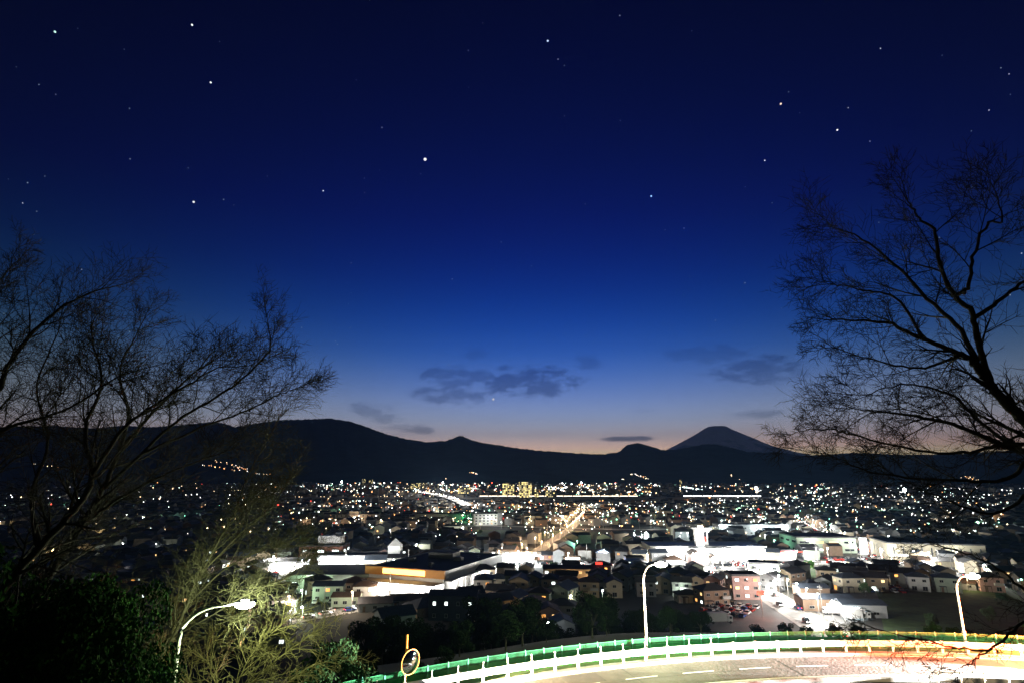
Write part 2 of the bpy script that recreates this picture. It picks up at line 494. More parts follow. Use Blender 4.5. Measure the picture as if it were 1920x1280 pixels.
def sweep(name, prof, t0, t1, n, m, parent):
    """a closed (radius, z) outline swept round the road's centre"""
    b = MB(); k = len(prof); vs = []; fs = []
    for i in range(n + 1):
        t = t0 + (t1 - t0) * i / n
        for (r, z) in prof:
            p = arc(t, r); vs.append((p.x, p.y, z))
    for i in range(n):
        for j in range(k):
            fs.append((i * k + j, i * k + (j + 1) % k, (i + 1) * k + (j + 1) % k, (i + 1) * k + j))
    fs += [tuple(range(k - 1, -1, -1)), tuple(range(n * k, n * k + k))]
    b.add(vs, fs); return b.obj(name, m, parent)


def build_guardrail():
    rail = thing('guardrail', 'white corrugated steel guardrail along the outside of the road bend', 'guardrail', arc(0, CR, ZR))
    rail.location = (0, 0, 0)
    rb = CR - .10; z = ZR + .13
    prof = [(rb - .04, z + .45), (rb - .12, z + .52), (rb - .12, z + .60), (rb - .04, z + .66), (rb - .04, z + .70), (rb - .12, z + .76),
            (rb - .12, z + .86), (rb - .04, z + .93), (rb, z + .93), (rb, z + .45)]
    sweep('beam', prof, R(-36), R(54), 110, M_rail, rail)
    pm = MB(); pm.box((0, 0, .46), (.14, .14, .92)); pm.box((0, -.02, .94), (.17, .17, .04)); pme = pm.mesh('post', [M_rail])
    dm = MB(); dm.tube([(0, 0, .9), (0, 0, 1.28)], .025, 6); dm.ball((0, 0, 1.33), .065, 8, 5)
    dme = dm.mesh('delineator', [M_rail])
    st = 2.02 / CR; i0 = int(R(-36) / st); i1 = int(R(54) / st); off = -.0055
    for i in range(i0, i1 + 1):
        t = i * st + off; p = arc(t, CR + .07, ZR + .13)
        link('post', pme, rail, p, -t)
        if i % 1 == 0 and t < R(-10): link('delineator', dme, rail, p, -t)
    # low white rail on the inner kerb, at the bottom edge of the picture
    rail2 = thing('pipe_rail', 'low white post rail on the inner kerb of the bend', 'guardrail')
    ring('pipe', CR - 6.62, CR - 6.56, ZR + .5, ZR + .56, M_rail, rail2, R(2), R(40), 40)
    q = MB(); q.tube([(0, 0, -.3), (0, 0, .62)], .055, 8); q.ball((0, 0, .62), .056, 8, 4); qm = q.mesh('post', [M_rail])
    for i in range(26): t = R(2.5) + i * R(1.5); link('post', qm, rail2, arc(t, CR - 6.5, ZR), -t)


def build_fence():
    f = thing('mesh_fence', 'green steel mesh fence behind the guardrail on the hill edge', 'fence')
    rf, H, Lp = CR + 1.35, 1.42, 1.62
    pm = MB(); pm.tube([(0, 0, -.3), (0, 0, H + .08)], .035, 8); pm.box((0, 0, H - .28), (.09, .07, .34)); pm.box((0, 0, .2), (.09, .07, .2)); pme = pm.mesh('post', [M_teal])
    l = Lp - .1
    a = MB(); a.box((0, 0, H - .02), (l, .035, .035)); a.box((0, 0, .05), (l, .03, .03)); a.box((0, 0, H * .66), (l, .02, .025))
    for sx in (-1, 1): a.box((sx * (l / 2 - .015), 0, H / 2), (.03, .028, H - .1))
    fr = a.mesh('panel_frame', [M_green])
    w = MB(); n = 34
    for i in range(1, n):
        x = -l / 2 + l * i / n; w.box((x, 0, H * .5), (.012, .012, H - .08))
    for k in range(1, 15): w.box((0, .013, H * k / 15), (l - .05, .010, .012))
    wm = w.mesh('wire_mesh', [M_green])
    s = MB(); s.box((0, .03, H * .36), (l - .06, .012, H * .56)); sm = s.mesh('screen_board', [M_green])
    st = Lp / rf
    for i in range(int(R(-36) / st), int(R(46) / st) + 1):
        t = i * st; link('post', pme, f, arc(t, rf, ZR), -t)
        p = link('panel', fr, f, arc(t + st / 2, rf, ZR), -(t + st / 2))
        link('wire_mesh', wm, p); link('screen_board', sm, p)


build_guardrail(); build_fence()

# ------------------------------------------------------------------ street lamps and mirror of the foreground road
LAMPC = (.84, 1.0, .52)


def road_lamp(base, head, r, label, watts, group='street lamps of the hill road'):
    t = thing('street_lamp', label, 'street lamp', base, 0, group)
    h = Vector(head) - Vector(base); x, y, z = h
    side = Vector((x, y, 0)); pts = [(0, 0, 0), (0, 0, 1.0), (0, 0, 1.05), (0, 0, z * .5), (0, 0, z * .80)]
    rad = [r * 1.35, r * 1.35, r, r * .92, r * .85]
    for k in range(1, 9):
        a = math.pi / 2 * k / 8; e = .62
        q = side * (e * (1 - math.cos(a))); pts.append((q.x, q.y, z * .80 + z * .19 * math.sin(a))); rad.append(r * (.85 - .04 * k))
    pts.append((side.x * .9, side.y * .9, z)); rad.append(r * .5)
    b = MB(); b.tube(pts, rad, 12); b.obj('pole', M_rail if r > .09 else M_galv, t, smooth=True)
    d = MB(); d.box((0, 0, 1.6), (r * 2.4, r * 2.4, .35)); d.box((0, -r, .5), (r * 1.2, r * .6, .35)); d.obj('service_hatch', M_galv, t)
    ang = math.atan2(y, x)
    hm = MB(); hm.ball((0, 0, 0), .36, 12, 6, sz=.42); hd = hm.obj('lamp_head', M_galv, t, (h.x, h.y, h.z + .07), ang, smooth=True); hd.scale = (1.3, .75, .7)
    g = MB(); g.ball((0, 0, 0), .42, 14, 8, sz=.7); gd = g.obj('lamp_glass', M_lamp, t, (h.x, h.y, h.z - .05), ang, smooth=True); gd.scale = (1.25, .8, .8)  # glass enlarged to stand in for glare round the lamp
    point_light(t, (h.x, h.y, h.z - .55), watts, LAMPC, .25)
    return t


th = math.atan2(P(357, 1290, 34.0).x - CX, 34.0 - CY)
lb = arc(R(-45.5), CR + .7, ZR); 
LH = P(459, 1130, 33.2); lb = Vector((LH.x - 3.0, LH.y - .6, ZR))
road_lamp(lb, LH, .115, 'curved white street lamp lit beside the bare bushes at lower left', 2100)
def on_arc(px, r):
    return min((arc(R(a / 20), r) for a in range(-900, 700)), key=lambda p: abs(pix(p)[0] - px))


b2 = on_arc(1214, CR + .75); h2 = P(1239, 1056, b2.y - .4)
road_lamp(b2, h2, .085, 'tall street lamp at the fence with glowing head, middle of the bend', 8000)
b3 = on_arc(1813, CR + .75); h3 = P(1824, 1078, b3.y - .4)
road_lamp(b3, h3, .085, 'lit street lamp at the fence near the bare tree branches on the right', 8000)


def build_mirror():
    c = P(764, 1238, 44.7); m = mpp(c); dia = 42 * m; zb = ZR + .05
    t = thing('traffic_mirror', 'round convex traffic mirror on an orange pole beside the bend', 'mirror', (c.x - .1, c.y, zb))
    top = P(760, 1190, 44.7)
    b = MB(); b.tube([(0, 0, 0), (0, 0, top.z - zb)], .085, 10); b.tube([(0, 0, top.z - zb), (0, 0, top.z - zb + .03)], .09, 10); b.obj('pole', M_orange, t, smooth=True)
    # the convex glass faces the road to the right of the camera
    d = (Vector((-c.x, -c.y, 50 - c.z)).normalized() * .8 + (arc(R(-8), CR - 4) - c).normalized() * .66 + Vector((0, 0, -.22))).normalized()
    q = d.to_track_quat('Z', 'Y').to_euler()
    g = MB(); n, rr = 28, 8; rad = dia / 2
    vs = [(0, 0, .26)]; fs = []
    for j in range(1, rr + 1):
        f = j / rr
        for k in range(n):
            a = 2 * math.pi * k / n; vs.append((rad * f * math.cos(a), rad * f * math.sin(a), .26 * (1 - f * f)))
    for k in range(n): fs.append((0, 1 + k, 1 + (k + 1) % n))
    for j in range(rr - 1):
        for k in range(n):
            a = 1 + j * n; fs.append((a + k, a + n + k, a + n + (k + 1) % n, a + (k + 1) % n))
    g.add(vs, fs); go = g.obj('mirror_glass', M_mirror, t, smooth=True)
    fmb = MB(); fmb.tube([(rad * 1.02 * math.cos(2 * math.pi * k / 36), rad * 1.02 * math.sin(2 * math.pi * k / 36), 0) for k in range(37)], .035, 6, cap=False)
    bk = []
    for j in range(6):
        f = 1 - j / 6
        bk.append([(rad * f * math.cos(2 * math.pi * k / n), rad * f * math.sin(2 * math.pi * k / n), -.02 - .16 * (1 - f * f)) for k in range(n)])
    vs = [v for r_ in bk for v in r_]; fs = [(j * n + (k + 1) % n, j * n + k, (j + 1) * n + k, (j + 1) * n + (k + 1) % n) for j in range(5) for k in range(n)]
    fmb.add(vs, fs); fo = fmb.obj('mirror_housing', M_orange, t, smooth=True)
    br = MB(); br.tube([(0, 0, c.z - zb), (d.x * .16 + .1, d.y * .16, c.z - zb)], .03, 6); br.obj('bracket', M_orange, t)
    for o in (go, fo): o.location = (.1 + d.x * .32, d.y * .32, c.z - zb + d.z * .3); o.rotation_euler = q


build_mirror()

# ------------------------------------------------------------------ bare trees


def segs_mesh(name, segs, n, m, parent):
    A = np.array([[*s[0], *s[1], s[2], s[3]] for s in segs], dtype=np.float64)
    p0, p1, r0, r1 = A[:, 0:3], A[:, 3:6], A[:, 6:7], A[:, 7:8]
    t = p1 - p0; ln = np.linalg.norm(t, axis=1, keepdims=True); t = t / np.maximum(ln, 1e-6)
    ref = np.where(np.abs(t[:, 2:3]) < .9, np.array([[0, 0, 1.0]]), np.array([[1.0, 0, 0]]))
    a = np.cross(t, ref); a /= np.linalg.norm(a, axis=1, keepdims=True); b = np.cross(t, a)
    K = len(A); V = np.zeros((K, 2 * n, 3)); p1e = p1 + t * r1 * .5
    for k in range(n):
        c, s = math.cos(2 * math.pi * k / n), math.sin(2 * math.pi * k / n)
        V[:, k] = p0 + (a * c + b * s) * r0; V[:, n + k] = p1e + (a * c + b * s) * r1
    base = (np.arange(K) * 2 * n)[:, None]; F = []
    for k in range(n):
        F.append(np.concatenate([base + k, base + (k + 1) % n, base + n + (k + 1) % n, base + n + k], axis=1))
    return big_mesh(name, V.reshape(-1, 3), np.concatenate(F), [m], parent, smooth=(n > 3))


def catmull(pts, n):
    out = []; q = [pts[0] * 2 - pts[1]] + list(pts) + [pts[-1] * 2 - pts[-2]]
    for i in range(1, len(q) - 2):
        for k in range(n):
            t = k / n; a, b, c, d = q[i - 1], q[i], q[i + 1], q[i + 2]
            out.append(.5 * ((2 * b) + (c - a) * t + (2 * a - 5 * b + 4 * c - d) * t * t + (3 * b - a - 3 * c + d) * t ** 3))
    out.append(pts[-1]); return out


def rand_perp(t, rng):
    while True:
        v = Vector((rng.uniform(-1, 1), rng.uniform(-1, 1), rng.uniform(-1, 1)))
        w = v - t * v.dot(t)
        if w.length > .2: return w.normalized()


def branch(p, d, L, r, lvl, rng, out, bias, cfg):
    ns = 6 if lvl < 3 else (4 if lvl == 3 else 2); step = L / ns; q = Vector(p); dr = Vector(d)
    wob = cfg['wob']; ax = rand_perp(dr, rng); sgn = rng.choice((-1, 1))
    bend = rand_perp(dr, rng) * rng.uniform(0, .09)
    for i in range(ns):
        dr = (dr + Vector((rng.gauss(0, wob), rng.gauss(0, wob), rng.gauss(0, wob))) + bend + bias * .05).normalized()
        q2 = q + dr * step * rng.uniform(.8, 1.2); ra = r * (1 - .7 * i / ns); rb = r * (1 - .7 * (i + 1) / ns)
        out[min(lvl, 4)].append((q, q2, ra, rb))
        if lvl < cfg['max']:
            k = cfg['kids'][lvl]; cnt = int(k) + (1 if rng.random() < k - int(k) else 0)
            for _ in range(cnt):
                if i == 0 and rng.random() < .7: continue
                ang = R(rng.uniform(28, 58)); f = rng.random(); sgn = -sgn
                side = (ax * sgn + rand_perp(dr, rng) * .6); side = (side - dr * side.dot(dr)).normalized()
                cd = (dr * math.cos(ang) + side * math.sin(ang) + bias * .10).normalized()
                branch(q.lerp(q2, f), cd, L * rng.uniform(.5, .88) * (1 - .35 * i / ns), max(cfg['rmin'], ra * .58), lvl + 1, rng, out, bias, cfg)
        q = q2


def bare_tree(name, label, limbs, rng, bias, cfg, group, base=None, mb=None, mt=None):
    """limbs: list of (points, r0, r1, density) - main limbs as 3D polylines"""
    b0 = base or limbs[0][0][0]
    t = thing(name, label, 'tree', (b0.x, b0.y, b0.z), 0, group); out = [[] for _ in range(5)]
    for (pts, r0, r1, dens, L0) in limbs:
        c = catmull(pts, 6); n = len(c) - 1; tot = sum((c[i + 1] - c[i]).length for i in range(n)); acc = 0
        c = [p + Vector((rng.gauss(0, .018), rng.gauss(0, .018), rng.gauss(0, .018))) if 0 < i else p for i, p in enumerate(c)]
        for i in range(n):
            f = i / n; ra = r0 + (r1 - r0) * f; rb = r0 + (r1 - r0) * (i + 1) / n
            out[0].append((c[i], c[i + 1], ra, rb)); tl = (c[i + 1] - c[i]); dr = tl.normalized()
            if f < cfg.get('start', .25): continue
            acc += tl.length * dens * .72
            while acc > 1:
                acc -= 1; ang = R(rng.uniform(25, 60))
                cd = (dr * math.cos(ang) + rand_perp(dr, rng) * math.sin(ang) + bias * .25).normalized()
                branch(c[i].lerp(c[i + 1], rng.random()), cd, L0 * rng.uniform(.6, 1.4) * (1 - .4 * f), max(cfg['rmin'] * 2, ra * .5), 1, rng, out, bias, cfg)
        dr = (c[-1] - c[-2]).normalized()
        for _ in range(2): branch(c[-1], (dr + rand_perp(dr, rng) * .45).normalized(), L0 * rng.uniform(.5, .9), r1 * .9, 1, rng, out, bias, cfg)
    off = Vector((b0.x, b0.y, b0.z))
    sh = lambda ss: [(a - off, b - off, u, v) for a, b, u, v in ss]
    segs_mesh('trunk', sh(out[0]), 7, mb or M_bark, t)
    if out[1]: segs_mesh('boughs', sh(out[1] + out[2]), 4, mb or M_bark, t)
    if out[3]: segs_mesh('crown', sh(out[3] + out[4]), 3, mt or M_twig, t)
    return t


def PL(Y, *pp):
    """photograph points with a depth each: (px, py[, dY])"""
    return [P(q[0], q[1], Y + (q[2] if len(q) > 2 else 0)) for q in pp]


CFG = dict(max=4, kids=[0, 1.15, 1.05, .75, 0], rmin=.008, start=.25, wob=.10)
TG = 'bare winter trees framing the view'


def build_trees():
    r1 = random.Random(21); UP = Vector((.25, 0, .55))
    Y = 22.0
    def base_to_ground(pts):       # extend a limb down to the slope
        p = pts[0]; z = height(p.x - 1.5, p.y) - .3
        return [Vector((p.x - 1.9, p.y, z))] + pts
    bare_tree('bare_tree', 'bare tree leaning in from the lower left corner, forked grey trunk', [
        (base_to_ground(PL(Y, (-30, 1255), (0, 1212), (75, 1105), (150, 985), (195, 915), (225, 845, .5), (290, 770, .8), (360, 700, 1))), .19, .035, 3.2, 2.6),
        (PL(Y, (195, 915), (265, 850, -.5), (330, 790, -1), (420, 735, -1.4), (500, 665, -1.8), (505, 620, -2)), .07, .02, 3.2, 1.9),
        (PL(Y, (225, 845, .5), (240, 770, 1.5), (225, 690, 2.2), (270, 600, 2.5)), .08, .02, 3.4, 2.2),
        (PL(Y, (265, 850, -.5), (380, 800, -.8), (480, 762, -1), (520, 740, -1.2), (560, 728, -1.3)), .05, .012, 3.2, 1.5),
        (PL(Y, (150, 985), (230, 930, -1), (330, 880, -2), (440, 840, -2.6)), .06, .015, 3.0, 1.7)], r1, UP, CFG, TG)
    Y = 19.5
    bare_tree('bare_tree', 'bare tree at left edge with long limbs sweeping up over the ridge', [
        (base_to_ground(PL(Y, (-60, 1190), (0, 1112), (78, 1022), (148, 944), (172, 890), (160, 800, .6), (190, 720, 1), (170, 620, 1.5))), .17, .03, 3.2, 2.4),
        (PL(Y, (172, 890), (235, 800, -.6), (320, 740, -1), (410, 690, -1.4)), .075, .02, 3.2, 1.9),
        (PL(Y, (78, 1022), (60, 930, .6), (90, 830, 1), (70, 720, 1.5), (110, 620, 2)), .07, .02, 3.3, 2.2)], r1, Vector((.15, 0, .6)), CFG, TG)
    Y = 18.0
    bare_tree('bare_tree', 'tallest bare crown at the left edge against the dark blue sky', [
        (base_to_ground(PL(Y, (-140, 1100), (-90, 980), (-50, 850), (-10, 740), (40, 650, .5), (110, 580, 1), (190, 540, 1.2))), .16, .025, 3.2, 2.2),
        (PL(Y, (-50, 850), (20, 800, -.6), (120, 770, -1), (230, 700, -1.3)), .07, .02, 3.2, 1.9),
        (PL(Y, (-10, 740), (-5, 640, .6), (-20, 560, 1), (20, 500, 1.3)), .06, .02, 3.2, 1.7)], r1, Vector((.1, 0, .6)), CFG, TG)
    Y = 36.5
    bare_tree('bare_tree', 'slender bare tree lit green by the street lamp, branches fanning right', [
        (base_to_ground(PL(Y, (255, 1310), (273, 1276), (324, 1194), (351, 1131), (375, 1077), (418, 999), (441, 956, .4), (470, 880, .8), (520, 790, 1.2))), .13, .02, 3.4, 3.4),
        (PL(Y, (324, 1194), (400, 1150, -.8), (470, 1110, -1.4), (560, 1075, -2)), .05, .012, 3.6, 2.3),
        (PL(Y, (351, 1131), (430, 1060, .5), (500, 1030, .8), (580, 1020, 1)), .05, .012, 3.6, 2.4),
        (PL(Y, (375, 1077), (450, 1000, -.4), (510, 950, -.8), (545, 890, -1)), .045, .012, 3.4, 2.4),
        (PL(Y, (300, 1235), (240, 1190, 1), (200, 1120, 2.1)), .045, .012, 3.2, 2.1)], r1, Vector((.3, 0, .3)), dict(CFG, kids=[0, 1.0, .9, .6, 0], rmin=.013), TG, mb=mat('lamplit_bark', (.10, .09, .055), .9, .3, 4), mt=mat('lamplit_olive_twig', (.08, .075, .038), .9, .3, 3))  # lighter bark and twigs: lamplight put into their colour
    Y = 38.0
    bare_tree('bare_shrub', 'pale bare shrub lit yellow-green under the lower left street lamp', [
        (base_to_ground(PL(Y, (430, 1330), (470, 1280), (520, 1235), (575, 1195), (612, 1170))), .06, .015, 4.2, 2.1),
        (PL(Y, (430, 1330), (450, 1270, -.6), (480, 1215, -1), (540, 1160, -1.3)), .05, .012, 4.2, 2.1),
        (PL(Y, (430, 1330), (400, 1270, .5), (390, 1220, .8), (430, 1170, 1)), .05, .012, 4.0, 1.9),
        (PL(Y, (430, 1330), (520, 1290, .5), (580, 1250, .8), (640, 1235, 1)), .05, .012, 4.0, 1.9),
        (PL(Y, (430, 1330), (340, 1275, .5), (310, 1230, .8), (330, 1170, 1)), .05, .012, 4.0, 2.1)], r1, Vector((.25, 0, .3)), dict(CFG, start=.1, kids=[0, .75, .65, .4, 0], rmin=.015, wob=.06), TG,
        mb=mat('lamplit_shrub_bark', (.26, .23, .10), .9, .2, 3), mt=mat('lamplit_twig', (.20, .18, .075), .9, .2, 3))  # shrub bark and twigs lightened to look lit by the lamp
    # right side
    r2 = random.Random(8); Y = 15.0; LB = Vector((-.3, 0, .45)); C2 = dict(CFG, rmin=.007, start=.2, wob=.09)
    tr = P(1965, 830, Y); gz = height(19, 15) - .3
    bare_tree('bare_tree', 'large bare tree spreading from the right edge, dark against the sky', [
        ([Vector((tr.x + 3.2, Y, gz)), Vector((tr.x + 2.2, Y, gz + 6)), Vector((tr.x + 1, Y, tr.z - 1.4))] + PL(Y, (1965, 830), (1905, 772), (1860, 725), (1835, 690), (1805, 665, .3), (1740, 640, .6), (1660, 605, .8), (1580, 600, 1)), .20, .025, 2.9, 1.7),
        (PL(Y, (1860, 725), (1835, 645, -.3), (1822, 585, -.6), (1790, 555, -.8), (1760, 490, -1), (1752, 430, -1.2), (1722, 410, -1.3), (1704, 378, -1.4)), .085, .018, 2.9, 1.5),
        (PL(Y, (1835, 690), (1800, 620, .4), (1740, 560, .7), (1680, 500, .9), (1620, 450, 1), (1560, 425, 1.1)), .075, .016, 2.9, 1.5),
        (PL(Y, (1790, 555, -.8), (1815, 540, -.8), (1825, 480, -1), (1850, 420, -1.3), (1878, 415, -1.6), (1872, 375, -1.8)), .055, .015, 2.9, 1.5),
        (PL(Y, (1822, 600, -.5), (1880, 560, -.8), (1930, 520, -1), (1990, 470, -1.2)), .06, .02, 2.9, 1.6),
        (PL(Y, (1740, 640, .6), (1680, 560, .8), (1620, 545, 1), (1560, 530, 1.2)), .045, .012, 3.2, 1.3),
        (PL(Y, (1805, 665, .3), (1720, 690, .6), (1640, 675, .9), (1560, 650, 1.1)), .04, .012, 3.0, 1.3)], r2, LB, C2, TG)
    Y = 16.5
    tr = P(1990, 900, Y)
    bare_tree('bare_tree', 'low bare tree at the right edge, boughs hanging over the far lights', [
        ([Vector((tr.x + 2.5, Y, gz)), Vector((tr.x + 1.2, Y, tr.z - 3))] + PL(Y, (1990, 900), (1930, 850), (1880, 835), (1800, 800), (1720, 780), (1660, 772), (1600, 765)), .13, .015, 3.0, 1.6),
        (PL(Y, (1930, 850), (1850, 800, -.5), (1780, 740, -.8), (1700, 720, -1), (1620, 740, -1.2)), .055, .012, 3.0, 1.5),
        (PL(Y, (1880, 835), (1790, 850, .4), (1700, 840, .7), (1600, 815, 1), (1550, 803, 1.2), (1500, 808, 1.3)), .05, .01, 3.0, 1.3),
        (PL(Y, (1930, 860), (1880, 900, .4), (1800, 900, .6), (1700, 895, .8), (1620, 880, .9), (1550, 850, 1)), .06, .012, 2.9, 1.4),
        (PL(Y, (1960, 880), (1900, 950, .4), (1840, 960, .6), (1760, 930, .8), (1690, 900, 1)), .055, .012, 2.8, 1.4)], r2, Vector((-.35, 0, .15)), C2, TG)
    Y = 14.0
    tr = P(2010, 1120, Y)
    bare_tree('bare_tree', 'drooping bare branches at the lower right corner over the guardrail', [
        ([Vector((tr.x + 1.8, Y, gz)), Vector((tr.x + .8, Y, tr.z - 1.5))] + PL(Y, (2010, 1120), (1960, 1140), (1900, 1180), (1860, 1215), (1800, 1215), (1720, 1195), (1640, 1180)), .05, .008, 2.4, .9),
        (PL(Y, (1960, 1140), (1890, 1080, .3), (1820, 1040, .5), (1740, 1020, .7)), .04, .008, 2.6, 1.1),
        (PL(Y, (1860, 1215), (1820, 1240, .2), (1780, 1262, .3)), .02, .006, 2.0, .6)], r2, Vector((-.4, 0, 0)), dict(C2, kids=[0, .9, .8, .6, 0]), TG)


build_trees()

# ------------------------------------------------------------------ leafy trees and shrubs


def leaf_cloud(rng, n, blobs, size):
    """leaf quads scattered through ellipsoid clumps: returns V, F"""
    V = np.zeros((n, 4, 3)); np_r = np.random.default_rng(rng.randrange(1 << 30))
    w = np.array([b[3] * b[4] for b in blobs]); w = w / w.sum(); pick = np_r.choice(len(blobs), n, p=w)
    B = np.array(blobs)[pick]
    d = np_r.normal(size=(n, 3)); d /= np.linalg.norm(d, axis=1, keepdims=True)
    rad = np_r.uniform(.45, 1.05, (n, 1)) ** .6
    c = B[:, :3] + d * rad * np.stack([B[:, 3], B[:, 3], B[:, 4]], axis=1)
    a = np_r.normal(size=(n, 3)); a /= np.linalg.norm(a, axis=1, keepdims=True)
    b = np.cross(a, np_r.normal(size=(n, 3))); b /= np.linalg.norm(b, axis=1, keepdims=True)
    s = size * np_r.uniform(.6, 1.3, (n, 1))
    V[:, 0] = c - a * s; V[:, 1] = c + b * s * .45; V[:, 2] = c + a * s; V[:, 3] = c - b * s * .45
    F = np.arange(n * 4).reshape(n, 4)
    return V.reshape(-1, 3), F


def leafy_protos(tag_, seeds, H, Wd, n, size):
    out = []
    for sd in seeds:
        r = random.Random(sd); blobs = []
        for k in range(16):
            a, q = r.uniform(0, 2 * math.pi), r.uniform(.1, .42) * Wd; zz = r.uniform(.3, .92) * H
            q *= (1.15 - .75 * max(0, zz / H - .45)); s = r.uniform(.12, .24) * Wd
            blobs.append((q * math.cos(a), q * math.sin(a), zz, s, s * .8))
        V, F = leaf_cloud(r, n, blobs, size)
        cr = bpy.data.meshes.new('crown'); cr.from_pydata(V.tolist(), [], F.tolist()); cr.materials.append(M_leafd); cr.update()
        b = MB(); b.tube([(0, 0, -.4), (.05 * r.uniform(-1, 1), 0, H * .3), (.2 * r.uniform(-1, 1), .1, H * .6), (.2, .1, H * .82)], [.05 * H * .6, .035 * H * .6, .02 * H * .6, .01 * H], 7)
        for k in range(7):
            bl = blobs[k]; b.tube([(0, 0, H * .28), (bl[0] * .5, bl[1] * .5, (H * .28 + bl[2]) / 2), bl[:3]], [.018 * H * .6, .012 * H * .6, .005 * H], 5)
        out.append((cr, b.mesh('trunk', [M_bark])))
    return out


TREE_P = leafy_protos('tree', (1, 2, 3), 7.0, 6.0, 5200, .17)
FINE_P = leafy_protos('tree', (11, 12, 13), 7.0, 6.0, 15000, .085)
SHRUB_P = leafy_protos('shrub', (4, 5), 2.6, 3.4, 2200, .12)


def leafy(name, label, loc, sc, protos, k, m=None, cat='tree', group=None, rz=0):
    t = thing(name, label, cat, loc, rz, group); cr, tr = protos[k % len(protos)]
    for nm, me, mm in (('trunk', tr, None), ('crown', cr, m)):
        o = link(nm, me, t, mats=[mm] if mm else None); o.scale = (sc, sc, sc)
    return t


def build_foliage():
    r = random.Random(3)
    # evergreens at the left, behind and under the bare trees
    M_iv = mat('ivy_leaf', (.02, .07, .012), .95, .4, .7, spec=.05)
    sp = [(70, 1190, 20.5, 1.0), (150, 1140, 23.5, 1.0), (-10, 1240, 19, .9), (225, 1090, 28, .9), (70, 1100, 24.5, 1.0), (-40, 1120, 21, 1.0)]
    lab = ['dense evergreen behind the left street lamp tree, lowest of the left clump', 'dark evergreen thicket right of the leaning grey trunk', 'evergreen mass in the lower left corner below the trunks',
           'dark evergreen crown showing between the bare limbs above the lamp', 'evergreen crown behind the forked grey trunk', 'dim evergreen at the left edge behind the trunks']
    for i, (px, py, Y, s) in enumerate(sp):
        p = P(px, py, Y); base = max(height(p.x, p.y), p.z - 5.0 * s)
        leafy('evergreen_tree', lab[i], (p.x, p.y, height(p.x, p.y) - .2), s * max(1, (p.z + 1.5 - height(p.x, p.y)) / 7.0), FINE_P, i, M_iv, group='evergreens at the left', rz=r.uniform(0, 6)).scale = (.62, .8, 1)
    for i, (px, py, Y, s, lb_) in enumerate([(620, 1225, 47, 1.5, 'rounded green shrub right of the lamplit bare shrub'), (660, 1275, 44, 1.3, 'low green shrub at the bottom edge left of the mirror'),
                                             (575, 1275, 42, 1.3, 'green shrub at the bottom edge behind the pale bare shrub')]):
        p = P(px, py, Y); leafy('shrub', lb_, (p.x, p.y, p.z - 2.2 * s), s, SHRUB_P, i, mat('shrub_leaf', (.016, .045, .016), .95, .4, .7, spec=.05), 'shrub', 'shrubs on the slope left of the mirror')
    # wooded slope below the fence
    n = 0; pts = []
    tries = 0
    while n < 190 and tries < 12000:
        tries += 1
        t = R(r.uniform(-42, 44)); d = r.uniform(3.5, 112); q = arc(t, CR + d, 0); h = height(q.x, q.y)
        px, py = pix((q.x, q.y, h + 5))
        if not (640 < px < 1960): continue
        topmax = 1105 if 900 < px < 1300 else (1150 if px <= 900 else 1130 if px < 1330 else 1165)
        if 1330 < px < 1640 and d > 50: continue
        s = r.choice((.3, .4, .5, .7, .85, 1.0, 1.15)) * r.uniform(.85, 1.1); _, pt = pix((q.x, q.y, h + 7 * s))
        if pt < topmax - 5 or any((q - o).length < 2.2 + 2.2 * s for o in pts): continue
        if px > 1640 and pt < 1135: continue
        if d < 14 and s > .35 and min(math.hypot(q.x - 12, q.y - 55), math.hypot(q.x - 41.6, q.y - 55)) < 13: continue
        if d < 8 and s > .55: continue
        pts.append(q); side = 'behind the mirror' if px < 830 else 'under the village houses' if px < 1050 else 'left of the middle street lamp' if px < 1213 else 'right of the middle street lamp' if px < 1420 else 'below the truck yard' if px < 1700 else 'around the right street lamp'
        leafy('slope_tree', ('tall' if s > .98 else 'small' if s < .8 else 'middling') + ' dark slope tree ' + side + (', near the fence' if d < 40 else ', midway down' if d < 80 else ', at the foot'), (q.x, q.y, h - .3), s, TREE_P, n, M_leafd, group='dark trees on the slope ' + side, rz=r.uniform(0, 6)); n += 1
    # verge grass beyond the fence is part of the ground


build_foliage()

# ------------------------------------------------------------------ the town on the plain: streets and lots
LEDGER = []          # footprints already taken: (x, y, radius)
ROADS = []           # (points, width)


def free(x, y, r, road_gap=2.0):
    for (a, b, q) in LEDGER:
        if (a - x) ** 2 + (b - y) ** 2 < (q + r) ** 2: return False
    for pts, w in ROADS:
        for i in range(len(pts) - 1):
            p, q = pts[i], pts[i + 1]; d = q - p; t = max(0, min(1, ((x - p.x) * d.x + (y - p.y) * d.y) / max(1e-6, d.x * d.x + d.y * d.y)))
            if math.hypot(x - p.x - d.x * t, y - p.y - d.y * t) < w / 2 + r * .85 + road_gap: return False
    return True


def street(pp, w, pave=True, smooth=4):
    pts = [G(*q) for q in pp]
    if smooth and len(pts) > 2: pts = catmull(pts, smooth)
    ROADS.append((pts, w))
    if pave: strip('pavement', pts, w + 3.6, .14 + RNG.random() * .02, M_pave)
    rd = strip('road', pts, w, .18 + RNG.random() * .03, M_cityroad)
    b = MB(); acc = 0      # dashed centre line
    for i in range(len(pts) - 1):
        p, q = pts[i], pts[i + 1]; d = q - p; L = d.length
        if L < .1: continue
        d /= L; n = Vector((-d.y, d.x, 0)) * .08; s = 0
        while s < L - 4 and p.y < 420:
            a, c = p + d * s, p + d * (s + 3.2); z = .225
            b.add([(a - n)[:2] + (z,), (c - n)[:2] + (z,), (c + n)[:2] + (z,), (a + n)[:2] + (z,)], [(0, 1, 2, 3)]); s += 7
    if b.f: b.obj('centre_line', M_paint, rd)
    return pts


